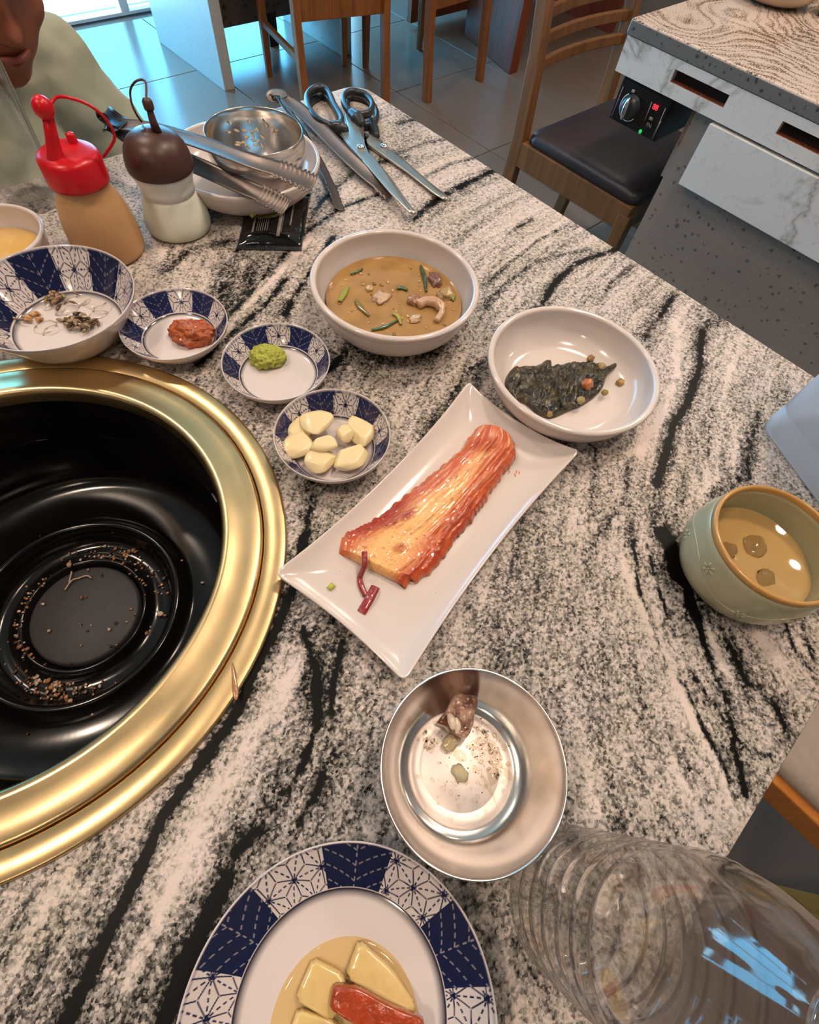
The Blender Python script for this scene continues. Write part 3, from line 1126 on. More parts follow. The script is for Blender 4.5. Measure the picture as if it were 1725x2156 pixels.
t = thing('soup_bowl', 'deep white bowl of cloudy brown soup', 'bowl', (.2861, .2954, TZ))
mk('bowl_body', lathe(bowl_profile(.0788, .045, .040, .004, .006, .5, .48, lip=.0031), 128), M['porcelain'], t)
t = thing('side_dish_bowl', 'wide white bowl holding dark pickled leaves', 'bowl', (.3481, .1243, TZ))
mk('bowl_body', lathe(bowl_profile(.0774, .036, .046, .004, .006, .5, .55, lip=.0031), 128), M['porcelain'], t)
t = thing('small_white_bowl', 'small white bowl of yellow sauce behind the large blue bowl', 'bowl', (.029, .579, TZ))
mk('bowl_body', lathe(bowl_profile(.0480, .034, .028, .0035, .005, .5, .5), 96), M['porcelain'], t)
s_ = tag(mk('yellow_sauce', lathe([(0, .0155), (.0385, .0155), (.0395, .0145), (0, .0140)], 64), mat('yellow_sauce', 'd9ae62', .12, coat=.5, var=.08), loc=(.029, .579, TZ)),
         'pool of thin yellow sauce in the small white bowl', 'sauce', kind='stuff')
t = thing('white_bowl', 'white bowl under the steel rice bowl, scraps in it', 'bowl', (.296, .564, TZ))
mk('bowl_body', lathe(bowl_profile(.0845, .037, .042, .004, .006, .5, .5), 112), M['porcelain'], t)

# rectangular plate
CP = [at(985, 800, TZ + .019), at(1226, 950, TZ + .019), at(845, 1440, TZ + .019), at(582, 1205, TZ + .019)]
pc = sum(CP) / 4
ex = (CP[0] + CP[1] - CP[2] - CP[3]) / 2
ey = (CP[3] + CP[0] - CP[1] - CP[2]) / 2
LX, LY = np.linalg.norm(ex) / 2, np.linalg.norm(ey) / 2
PRZ = math.atan2(ex[1], ex[0])
t = thing('rectangular_plate', 'rectangular white plate holding the red kimchi piece', 'plate', (pc[0], pc[1], TZ), PRZ)
n_, m_ = 64, 36
U, Vv = np.meshgrid(np.linspace(-1, 1, n_), np.linspace(-1, 1, m_), indexing='ij')


def plate_xy(U, Vv, g=0.0):
    # rounded corners and sides that bow in a little between them
    k = .10
    Uc, Vc = U.copy(), Vv.copy()
    r = .11
    au, av = np.abs(U), np.abs(Vv)
    ru, rv = r * LY / LX, r
    mu = (au > 1 - ru) & (av > 1 - rv)
    uu, vv = (au - 1 + ru) / ru, (av - 1 + rv) / rv
    Uc[mu] = (np.sign(U) * (1 - ru + ru * uu * np.sqrt(1 - vv ** 2 / 2)))[mu]
    Vc[mu] = (np.sign(Vv) * (1 - rv + rv * vv * np.sqrt(1 - uu ** 2 / 2)))[mu]
    X = Uc * (LX - .0045 * (1 - Vv ** 2) * np.abs(U) ** 2) * (1 - g)
    Y = Vc * (LY - .0065 * (1 - U ** 2) * np.abs(Vv) ** 2) * (1 - g)
    return X, Y


X, Y = plate_xy(U, Vv)
au, av = np.abs(U), np.abs(Vv)
e = np.maximum(np.clip((au - .72) / .28, 0, 1) ** 2, np.clip((av - .50) / .50, 0, 1) ** 2)
co_ = (au * av) ** 3
Z = .0065 + .0085 * e + .0045 * co_ * 1.2
top = np.stack([X, Y, Z], -1).reshape(-1, 3)
Xb, Yb = plate_xy(U, Vv, .012)
Zb = np.maximum(Z - .0055, .0016)
Zb = np.where(np.maximum(au / .80, av / .72) < 1, .0, Zb)
bot = np.stack([Xb, Yb, Zb], -1).reshape(-1, 3)
Fp = gridf(n_, m_)
idx = np.arange(n_ * m_).reshape(n_, m_)
loop = np.concatenate([idx[:-1, 0], idx[-1, :-1], idx[::-1, -1][:-1], idx[0, ::-1][:-1]])
mid = (top[loop] * .5 + bot[loop] * .5) * np.array([1.008, 1.012, 1])
V = np.r_[top, bot, mid]
nb_ = n_ * m_
ml = np.arange(2 * nb_, 2 * nb_ + len(loop))
F = np.concatenate([Fp, Fp[:, ::-1] + nb_, np.stack([loop, ml, np.roll(ml, -1), np.roll(loop, -1)], -1),
                    np.stack([ml, loop + nb_, np.roll(loop + nb_, -1), np.roll(ml, -1)], -1)])


def speckled(name):
    m = mat(name, 'D3C6BF', .16, coat=.3)
    nt, N, L = nodes(m)
    b = N['Principled BSDF']
    tc = N.new('ShaderNodeTexCoord').outputs['Object']
    v = N.new('ShaderNodeTexVoronoi')
    v.inputs['Scale'].default_value = 130
    L.new(tc, v.inputs['Vector'])
    sep = N.new('ShaderNodeSeparateColor')
    L.new(v.outputs['Color'], sep.inputs[0])
    keep = math_(N, L, 'GREATER_THAN', sep.outputs[0], .72)
    f = math_(N, L, 'MULTIPLY', math_(N, L, 'SUBTRACT', .055, v.outputs['Distance']), 40, clamp=True)
    f = math_(N, L, 'MULTIPLY', math_(N, L, 'MULTIPLY', f, keep), .6)
    c = mixc(N, L, f, 'D3C6BF', '4a3a34')
    L.new(c, b.inputs['Base Color'])
    return m


M['speck'] = speckled('iron_speckled_white_glaze')
mk('plate_body', (V, F), M['speck'], t, subsurf=1)
for o in bpy.data.objects:
    if o.name.startswith('bowl_body'):
        o.data.materials[0] = M['speck']

# ------------------------------------------------------------------ steel bowl near the bottle
t = thing('steel_bowl', 'stainless steel bowl with a meat scrap, nearest the clear bottle', 'bowl', (.0511, -.0347, TZ))
RS, HS = .0507, .048
ang = np.linspace(0, PI / 2, 16)
inn = [(0, .0042), (.020, .0042), (.0315, .0040), (.0320, .0036), (.0325, .0040), (.034, .0044)]
wall = [(.034 + (.0165) * math.sin(a_) ** .9, .0044 + .040 * (1 - math.cos(a_)) ** .80) for a_ in ang[1:]]
lipp = [(RS - .0004, .0462), (RS - .0006, .0476), (RS - .0001, .0482), (RS + .0006, .0478), (RS + .0007, .0466), (RS, .0458)]
outw = [(r + .0007, z - .0006) for r, z in wall[::-1]][1:]
mk('bowl_body', lathe(inn + wall + lipp + outw + [(.034, .0032), (.032, .0), (.030, .0), (.029, .0022), (0, .0022)], 128), M['steel'], t)

mk('bowl_floor', lathe([(0, .0050), (.0240, .0050), (.0243, .0048), (.0246, .0050), (.0322, .0049), (.0328, .0042), (0, .0040)], 96), M['steel_floor'], t)  # added disc that carries the ceiling's reflection in its material

# steel rice bowl standing in the white bowl
t = thing('steel_rice_bowl', 'stainless steel rice bowl standing inside the white bowl', 'bowl', (.302, .542, TZ + .0065))
R2_, H2_ = .0505, .062
w2 = [(R2_ * .52 + (R2_ * .52) * math.sin(a_) ** .9 * (1 - .04 * max(0, (a_ - 1.2))) - (.0015 if a_ > 1.4 else 0), .004 + (H2_ - .004) * (1 - math.cos(a_)) ** .85) for a_ in ang]
w2[-1] = (R2_ - .0008, H2_)
o2 = [(r + .0009, z - .0006) for r, z in w2[::-1]]
mk('bowl_body', lathe([(0, .004), (R2_ * .3, .004)] + w2 + [(R2_ - .0002, H2_ + .0006), (R2_ + .0005, H2_)] + o2 + [(R2_ * .5, .0), (R2_ * .42, .0), (R2_ * .4, .002), (0, .002)], 128), M['steel'], t)

# ------------------------------------------------------------------ celadon cup
CC = np.array([.306, -.081])
t = thing('celadon_cup', 'round grey-green glazed cup with a brown rim and flowers in relief', 'cup', (CC[0], CC[1], TZ))
RCu, HC = .0456, .060
pr = [(0, .006), (.024, .0065)]
pr += [(.024 + .0215 * math.sin(a_) ** .8, .0065 + .050 * (1 - math.cos(a_)) ** .9) for a_ in np.linspace(.1, PI / 2, 16)]
pr = [(min(r, RCu - .0028), z) for r, z in pr]
outp = [(.0462, .0560), (.0470, .051), (.0484, .044), (.0492, .037), (.0492, .030), (.0478, .022), (.0446, .014), (.039, .008), (.032, .0045), (.027, .003), (.0265, .0), (.024, .0), (.023, .002), (0, .002)]
mk('cup_body', lathe(pr + [(RCu - .0026, .0565)] + [(RCu - .0002, .0565)] + outp, 112), M['celadon'], t)
mk('rim', lathe([(RCu - .0029, .0556), (RCu - .0030, .0592), (RCu - .0022, .0604), (RCu - .0008, .0606), (RCu + .0002, .0596), (RCu + .0005, .0556), (RCu - .0029, .0556)], 112), M['celadon_rim'], t)
# raised flowers and tendril
fl_ = []
for k, (pa, pz) in enumerate([(2.72, .043), (3.45, .030), (4.25, .034), (5.1, .028), (5.9, .034), (2.05, .032), (1.3, .036)]):
    parts = []
    def onw(a, z):
        r = np.interp(z, [.003, .008, .014, .022, .030, .037, .044, .051, .056], [.030, .039, .0446, .0478, .0492, .0492, .0484, .0470, .0462])
        return np.array([r * math.cos(a), r * math.sin(a), z])
    for q in range(6):
        aa = q * PI / 3
        parts.append(tube([onw(pa + .02 * math.cos(aa), pz + .0010 * math.sin(aa)), onw(pa + .075 * math.cos(aa), pz + .0036 * math.sin(aa)), onw(pa + .105 * math.cos(aa), pz + .005 * math.sin(aa))], [.0004, .0011, .0003], 8))
    parts.append(blob(onw(pa, pz), .0010, 0, 1, 0, 1))
    mk('raised_flower', join(*parts), M['celadon'], t)
mk('raised_tendril', tube(spline([onw(a, .036 + .0065 * math.sin(a * 3.2 + .6)) for a in np.linspace(1.0, 6.4, 26)], 200), .0005, 6), M['celadon'], t)
tag(mk('cloudy_drink', lathe([(0, .0320), (.0415, .0320), (.0422, .0328), (.0415, .0300), (0, .029)], 80), mat('rice_drink', 'b5935a', .06, sss=.2, var=.05, vscale=30, coat=.3), loc=(CC[0], CC[1], TZ)),
    'cloudy tan drink in the celadon cup', 'drink', kind='stuff')
icem = clear_mat('melting_ice', (.97, .95, .92), 1.4, .8, 1.2, .03)
for k, (px, py, s, lb) in enumerate([(1533, 1160, .0075, 'ice lump at the left side of the celadon cup'), (1590, 1150, .0095, 'largest ice lump in the middle of the celadon cup'), (1612, 1215, .0075, 'ice lump nearest the lower side of the celadon cup')]):
    p = at(px, py, TZ + .0325)
    tag(mk('ice_lump', blob((0, 0, 0), (s, s * .85, s * .36), .3, 1.4, 20 + k, 4, octaves=2), icem, loc=tuple(p + [0, 0, -.0004])), lb, 'ice', 'ice in the celadon cup')

# ------------------------------------------------------------------ clear water bottle, standing
t = thing('water_bottle', 'tall clear ribbed plastic water bottle standing empty', 'bottle', (.050, -.1225, TZ))
RB = .0362
pb = [(0, .006), (.012, .0055), (.020, .0025), (.025, .0006), (.029, .0008), (.0325, .004), (.0345, .009)]
z = .014
while z < .110:
    pb += [(RB, z), (RB + .0001, z + .0035), (RB - .0001, z + .0095), (RB - .0022, z + .0117), (RB - .0026, z + .0129), (RB - .0022, z + .0141), (RB - .0001, z + .0163)]
    z += .0175
zt = z
zt += .010
pb += [(RB, zt - .006), (RB + .0004, zt + .004), (RB - .0010, zt + .016), (RB - .0045, zt + .030), (RB - .0100, zt + .043), (RB - .0175, zt + .055), (.0135, zt + .063), (.0128, zt + .068), (.0128, zt + .072)]
V, F = lathe(pb, 160)
th = np.arctan2(V[:, 1], V[:, 0])
rr = np.hypot(V[:, 0], V[:, 1])
zz = V[:, 2]
pet = np.clip((.010 - zz) / .006, 0, 1)
k_ = 1 - .14 * pet * (np.cos(th * 5) > .3) * (rr > .02) + .003 * np.sin(th * 3) * np.clip((zz - .01) / .02, 0, 1)
grip = np.exp(-((zz - .085) / .03) ** 2)
k_ -= .014 * grip * (.5 + .5 * np.cos(th * 6))
V[:, 0] *= k_
V[:, 1] *= k_
mk('bottle_shell', (V, F), M['pet'], t)
mk('neck_ring', lathe([(.0130, zt + .066), (.0165, zt + .066), (.0165, zt + .068), (.0130, zt + .068), (.0130, zt + .066)], 48), M['pet'], t)
mk('cap', lathe([(.0131, zt + .0690), (.0150, zt + .0690), (.0152, zt + .0810), (.0145, zt + .083), (0, zt + .083)], 48), M['whiteplastic'], t)

# ------------------------------------------------------------------ frosted jug on the right
jr = math.atan2(-.086, -.044) + PI / 2
jw, jd = .115, .105
jc = np.array([.473, -.020]) + .5 * jw * np.array([-.455, -.890]) + .5 * jd * np.array([.890, -.455])
t = thing('plastic_jug', 'frosted white square plastic jug at the table edge by the cup', 'jug', (jc[0], jc[1], TZ), jr)


def rsq(w, d, r, n=10):
    P = []
    for cx_, cy_, a0 in ((w / 2 - r, d / 2 - r, 0), (-w / 2 + r, d / 2 - r, PI / 2), (-w / 2 + r, -d / 2 + r, PI), (w / 2 - r, -d / 2 + r, 1.5 * PI)):
        for a in np.linspace(a0, a0 + PI / 2, n):
            P.append((cx_ + r * math.cos(a), cy_ + r * math.sin(a)))
    return np.array(P)


rows = []
for w_, z in ((-.012, .0), (-.004, .001), (-.001, .004), (0, .010), (0, .024), (-.0035, .026), (-.0035, .028), (0, .030), (.0, .07), (.002, .12), (.003, .17), (.004, .20), (.006, .202), (.006, .205), (.003, .205)):
    P = rsq(jd + w_, jw + w_, .016)
    rows.append(np.c_[P, np.full(len(P), z)])
n_, k_ = len(rows), len(rows[0])
V = np.concatenate(rows)
F = [(i * k_ + j, i * k_ + (j + 1) % k_, (i + 1) * k_ + (j + 1) % k_, (i + 1) * k_ + j) for i in range(n_ - 1) for j in range(k_)] + [tuple(range(k_))[::-1]]
mk('jug_body', (V, F), M['jug'], t)
mk('jug_handle', tube(spline([(jd / 2, 0, .165), (jd / 2 + .028, 0, .168), (jd / 2 + .036, 0, .13), (jd / 2 + .030, 0, .08), (jd / 2, 0, .07)], 30), .007, 12), M['jug'], t)
P = rsq(jd + .006, jw + .006, .017)
mk('lid', slab(P, .205, .213, .002), M['jug'], t)


def atp(x, y, axis, val):
    c = np.array([(x - W / 2) / FPX, -(y - H / 2) / FPX, -1.0])
    w = MW @ c
    return w * (val / w[axis]) + np.array([0, 0, CZ])


def ribbon(P, w, nrm=(0, 0, 1), cup=.0, teeth=0, thick=.0009, n=60, tfrac=.3, taper=None):
    """sheet-metal strip swept along a path, cupped across and toothed at the tip"""
    P = spline(P, n)
    k = len(P)
    T = np.gradient(P, axis=0)
    T /= np.linalg.norm(T, axis=1)[:, None]
    nr = np.array(nrm, float)
    S = np.cross(T, nr)
    S /= np.linalg.norm(S, axis=1)[:, None]
    Nn = np.cross(S, T)
    s = np.linspace(0, 1, k)
    ww = np.full(k, w) if taper is None else w * np.interp(s, *taper)
    if teeth:
        ph = (s - (1 - tfrac)) / tfrac * teeth
        ww = ww * np.where(s > 1 - tfrac, 1 + .30 * ((ph % 1) < .5), 1)
    rows = []
    for a in np.linspace(-1, 1, 7):
        rows.append(P + S * (a * ww[:, None] / 2) - Nn * cup * (1 - a * a))
    top = np.stack(rows, 1)
    bot = top - Nn[:, None] * thick
    V = np.concatenate([top, bot[:, ::-1]], 1).reshape(-1, 3)
    m = 14
    F = [(i * m + j, (i + 1) * m + j, (i + 1) * m + (j + 1) % m, i * m + (j + 1) % m) for i in range(k - 1) for j in range(m)]
    F += [tuple(range(m)), tuple((k - 1) * m + j for j in range(m))[::-1]]
    return V, F


# ------------------------------------------------------------------ squeeze bottles and glass
BL = (.119, .548, TZ)
t = thing('squeeze_bottle', 'squeeze bottle of tan sauce with a red spout cap', 'bottle', BL)
mk('bottle_body', lathe([(0, 0), (.0295, 0), (.0325, .002), (.0335, .006), (.0335, .020), (.0325, .034), (.0300, .046), (.0262, .056), (.0238, .061), (.0240, .064), (.0240, .072), (0, .072)], 80), M['orangesauce'], t)
mk('red_cap', lathe([(.0245, .0685), (.0262, .0685), (.0264, .071), (.0258, .088), (.0244, .0905), (.0210, .0925), (.015, .0935), (0, .0940)], 80), M['redcap'], t)
ca = math.atan2(.30, -.95)


def capdir(a, r, z):
    return np.array([r * math.cos(a), r * math.sin(a), z])


sp0 = capdir(D0(208), .0125, .092)
sp1 = sp0 + np.array([.008, -.004, .032])
sp = mk('spout', tube([sp0 + [0, 0, -.004], sp0 + [0, 0, .002], sp0 * .5 + sp1 * .5, sp1], [.0095, .0066, .0050, .0042], 20), M['redcap'], t)
bl = mk('spout_ball', blob(sp1 + [-.0008, .0005, .004], (.0078, .0078, .0085), 0, 1, 0, 4), M['redcap'], sp, loc=(0, 0, 0))
e1 = capdir(D0(-8), .0275, .082)
mk('strap', tube(spline([sp1 + [.002, 0, .002], at(118, 206, TZ + .131) - BL, at(150, 207, TZ + .133) - BL, at(192, 224, TZ + .128) - BL, at(226, 255, TZ + .116) - BL, at(241, 292, TZ + .101) - BL, e1], 60), .0012, 10), M['redcap'], t)
mk('cap_stub', lathe([(.0042, 0), (.0036, .0085), (.002, .0095), (0, .0095)], 20, c=tuple(capdir(D0(35), .013, .0915))), M['redcap'], t)

WL = (.1950, .545, TZ)
t = thing('squeeze_bottle', 'milky squeeze bottle with a dark brown domed cap', 'bottle', WL)
mk('bottle_body', lathe([(0, 0), (.028, 0), (.0325, .0025), (.0336, .008), (.0328, .016), (.0302, .026), (.0272, .034), (.0256, .040), (0, .040)], 80), M['milkbottle'], t)
mk('neck', lathe([(.0246, .038), (.0262, .0384), (.0264, .044), (.0272, .0515), (.0296, .0565), (.0300, .0605), (0, .0605)], 80), M['whiteplastic'], t)
mk('brown_cap', lathe([(.0290, .0600), (.0312, .0605), (.0316, .064), (.0308, .071), (.0284, .0785), (.0238, .0850), (.0172, .0895), (.009, .0915), (.0045, .0920), (.0040, .0935), (0, .0935)], 80), M['browncap'], t)
q0 = np.array([.005, -.005, .0905])
sp = mk('spout', tube([q0, q0 + [-.0005, .0005, .010], q0 + [.0, .001, .020]], [.0042, .0033, .0026], 16), M['browncap'], t)
mk('spout_cap', lathe([(0, 0), (.0042, .0), (.0046, .002), (.0044, .006), (.0028, .0085), (0, .009)], 24, c=tuple(q0 + [.0, .001, .018])), M['browncap'], sp)
sl = spline([q0 + [.0, .001, .026], at(306, 172, TZ + .122) - WL, at(288, 170, TZ + .122) - WL, at(275, 188, TZ + .115) - WL, at(277, 216, TZ + .106) - WL, at(287, 240, TZ + .098) - WL, at(298, 256, TZ + .0895) - WL], 60)
mk('strap', tube(sl, .00095, 10), M['browncap'], t)

t = thing('drinking_glass', 'clear straight drinking glass in front of the person', 'glass', (.094, .672, TZ))
mk('glass_wall', lathe([(0, .0), (.0265, .0), (.0285, .002), (.0290, .010), (.0335, .122), (.0338, .1235), (.0332, .1242), (.0322, .1235), (.0318, .122), (.0272, .014), (.024, .0105), (0, .0095)], 96), M['glass'], t)

# ------------------------------------------------------------------ tongs, scissors, wrapper
zt1 = lambda px, py, dz: at(px, py, TZ + dz)
t = thing('tongs', 'steel tongs lying open across the white bowl behind the brown cap', 'tongs', tuple(zt1(235, 262, .040)))
A = ribbon([zt1(240, 258, .060), zt1(330, 272, .066), zt1(420, 298, .0735), (zt1(520, 334, .0785)), zt1(590, 356, .0775), zt1(660, 386, .0740)], .0165, nrm=(-.15, -.25, 1), cup=.0016, teeth=9, n=150, tfrac=.22, taper=([0, .1, .6, 1], [.75, 1, 1.05, 1.1]))
mk('tong_arm', A, M['steel_dull'], t, world=True)
A = ribbon([zt1(240, 268, .050), zt1(310, 305, .049), zt1(410, 346, .048), zt1(500, 386, .046), zt1(560, 412, .0435), zt1(604, 436, .0405)], .0185, nrm=(-.30, -.45, 1), cup=.0014, teeth=9, n=150, tfrac=.25, taper=([0, .1, .6, 1], [.75, 1, 1.0, .9]))
mk('tong_arm', A, M['steel_dull'], t, world=True)
mk('tong_bend', ribbon([zt1(262, 262, .061), zt1(236, 250, .060), zt1(218, 238, .057), zt1(214, 248, .053), zt1(226, 262, .050), zt1(250, 274, .049)], .018, nrm=(-.3, .9, .3), n=40), M['black'], t, world=True)

t = thing('tongs', 'steel tongs lying between the steel rice bowl and the scissors', 'tongs', tuple(zt1(590, 205, .002)))
A = ribbon([zt1(598, 203, .020), zt1(650, 246, .018), zt1(720, 316, .014), zt1(770, 362, .011), zt1(800, 386, .009), zt1(826, 409, .007)], .0185, nrm=(-.3, .1, 1), cup=.0015, teeth=9, n=150, tfrac=.20, taper=([0, .1, .7, 1], [.6, 1, 1, .95]))
mk('tong_arm', A, M['steel_dull'], t, world=True)
B_ = ribbon([zt1(588, 206, .012), zt1(628, 262, .010), zt1(664, 322, .007), zt1(694, 382, .0048), zt1(716, 440, .0035)], .0125, nrm=(.35, -.35, 1), cup=.001, teeth=8, n=130, tfrac=.22, taper=([0, .1, .7, 1], [.7, 1, 1, .85]))
mk('tong_arm', B_, M['steel_dull'], t, world=True)
mk('tong_bend', ribbon([zt1(600, 204, .020), zt1(594, 196, .021), zt1(575, 194, .019), zt1(568, 200, .016), zt1(576, 208, .013), zt1(590, 208, .012)], .011, nrm=(-.3, -.2, .9), n=60), M['steel_dull'], t, world=True)

S = lambda x, y, z: at(540 + x / 3.75, 150 + y / 3.75, TZ + z)


def scissor(label, blade, lA, lB, piv, zb, body, loc):
    t = thing('scissors', label, 'scissors', tuple(loc))
    b1 = np.array([S(x, y, zb + .0035) for x, y in blade])
    mk('blade', slab(b1, b1[0, 2] - .0016, b1[0, 2], 0, 3), M['blade'], t, world=True)
    b2 = b1.copy()
    c = S(*piv, zb)
    a = .035
    d = b2[:, :2] - c[:2]
    b2[:, 0] = c[0] + d[:, 0] * math.cos(a) - d[:, 1] * math.sin(a)
    b2[:, 1] = c[1] + d[:, 0] * math.sin(a) + d[:, 1] * math.cos(a)
    mk('blade', slab(b2, b1[0, 2] - .0034, b1[0, 2] - .0018, 0, 3), M['blade'], t, world=True)
    pv = mk('pivot_screw', lathe([(.0050, -.001), (.0050, .0012), (.0042, .0022), (.0022, .0026), (.0018, .0018), (0, .0018)], 28), M['chrome'], t)
    pv.location = Vector(S(*piv, zb + .0040)) - Vector(loc)
    for lp, nm in ((lA, 'handle'), (lB, 'handle')):
        P = spline([S(x, y, z) for x, y, z in lp], 64, closed=True)
        V, F = tube(P, .0041, 12, close=True)
        c0 = P.mean(0)
        V = V.copy()
        V[:, 2] = c0[2] + (V[:, 2] - c0[2]) * 1.25
        mk(nm, (V, F), M['darkgrey'], t, world=True)
    for bd in body:
        P = spline([S(x, y, z) for x, y, z, r in bd], 12)
        r = np.interp(np.linspace(0, 1, len(P)), np.linspace(0, 1, len(bd)), [q[3] for q in bd])
        mk('handle_shank', tube(P, r, 12), M['darkgrey'], t, world=True)
    return t


scissor('black handled scissors lying lower, right and partly under the other pair',
        [(855, 470), (965, 530), (1050, 610), (1200, 720), (1360, 870), (1480, 970), (1497, 998), (1470, 1002), (1400, 960), (1200, 800), (1000, 660), (920, 600), (850, 550)],
        [(520, 190, .005), (420, 250, .005), (400, 330, .005), (480, 440, .005), (620, 500, .005), (700, 490, .005), (680, 400, .005), (600, 260, .005)],
        [(740, 200, .005), (720, 290, .005), (770, 380, .005), (850, 430, .005), (935, 400, .005), (945, 320, .005), (880, 230, .005)],
        (1008, 595), .002, [[(690, 480, .005, .006), (780, 500, .005, .006), (880, 530, .005, .004)], [(900, 400, .005, .006), (935, 460, .005, .006), (950, 520, .005, .004)]], S(1008, 595, 0))
scissor('black handled scissors lying uppermost with both finger loops showing',
        [(700, 330), (790, 420), (845, 450), (850, 560), (880, 610), (1050, 830), (1150, 990), (1232, 1108), (1205, 1105), (1060, 960), (820, 680), (745, 590), (665, 480), (728, 470)],
        [(480, 135, .017), (405, 190, .017), (415, 290, .017), (480, 380, .017), (590, 435, .017), (665, 415, .017), (665, 360, .017), (610, 260, .017), (560, 160, .017)],
        [(745, 165, .017), (690, 205, .017), (705, 280, .017), (765, 340, .017), (850, 345, .017), (905, 310, .017), (910, 250, .017), (850, 185, .017)],
        (825, 600), .0115, [[(600, 435, .015, .006), (670, 450, .015, .008), (720, 470, .014, .004)], [(745, 330, .016, .006), (800, 385, .015, .0095), (838, 430, .014, .005)]], S(825, 600, 0))

# black wrapper
Q = [at(500, 519, TZ), at(636, 522, TZ), at(654, 416, TZ), at(520, 432, TZ)]
wl = sum(Q) / 4
t = thing('wet_wipe_packet', 'small black foil packet with rows of pale print', 'packet', (wl[0], wl[1], TZ))


def pk(u, v):
    p = Q[0] * (1 - u) * (1 - v) + Q[1] * u * (1 - v) + Q[2] * u * v + Q[3] * (1 - u) * v
    h = .0085 * (4 * u * (1 - u)) ** .45 * (np.clip(v / .12, 0, 1) * np.clip((1 - v) / .10, 0, 1)) ** .6
    h += .0010 * mn.noise(Vector((u * 6, v * 7, 2))) * (1 if .02 < u < .98 else 0)
    return np.array([p[0], p[1], TZ + .0012 + max(h, 0)])


n_, m_ = 40, 40
topv = np.array([pk(u, v) for u in np.linspace(0, 1, n_) for v in np.linspace(0, 1, m_)])
botv = topv.copy()
botv[:, 2] = TZ + .0003
V = np.r_[topv, botv]
F0_ = gridf(n_, m_)
idx = np.arange(n_ * m_).reshape(n_, m_)
loop = np.concatenate([idx[:-1, 0], idx[-1, :-1], idx[::-1, -1][:-1], idx[0, ::-1][:-1]])
F = np.concatenate([F0_, F0_[:, ::-1] + n_ * m_, np.stack([loop, loop + n_ * m_, np.roll(loop, -1) + n_ * m_, np.roll(loop, -1)], -1)])
mk('wrapper', (V, F), M['foil'], t, world=True)
dn = (Q[0] + Q[1] - Q[2] - Q[3])
dn /= np.linalg.norm(dn)
for (a, b, s_) in ((Q[0], Q[1], 1), (Q[3], Q[2], -1)):
    rows = []
    for i in range(81):
        p = a + (b - a) * i / 80
        for k in range(3):
            q = p + dn * s_ * (.0005 + .0058 * k / 2 + (.0006 if i % 2 and k == 2 else 0))
            rows.append([q[0], q[1], TZ + .0014 + (.0006 if i % 2 else -.0006)])
    mk('crimped_end', (rows, gridf(81, 3)), M['foiledge'] if s_ > 0 else M['foil'], t, world=True, smooth=False, solid=.0006)
for (u, w_, v0, v1) in ((.215, .030, .14, .74), (.285, .008, .16, .66), (.315, .008, .16, .78), (.345, .008, .16, .70), (.375, .008, .16, .80), (.41, .010, .16, .86), (.445, .008, .16, .82), (.60, .055, .08, .56), (.665, .008, .12, .60), (.775, .022, .28, .78)):
    P = [pk(u + du, v) + [0, 0, .0004] for v in np.linspace(v0, v1, 14) for du in (0, w_)]
    mk('print_line', (P, gridf(14, 2)), M['print'], t, world=True, solid=.0003)

# ------------------------------------------------------------------ food
def heap(name, label, cat, outline, z0, z1, m, col, loc=None, dome=0, zf=None, rings=14, n=80, group=None, colf=None, kind=None):
    P = spline([(x, y, z0) for x, y, *_ in outline], n, closed=True)
    V, F = slab(P, z0, z1, dome, rings, zf)
    c = V.mean(0)
    c[2] = z0
    C = np.tile(np.array(lin(col)), (len(V), 1)) if colf is None else np.array([colf(v) for v in V])
    o = mk(name, (V, F), m, loc=tuple(c), world=True, col=C)
    return tag(o, label, cat, group, kind)


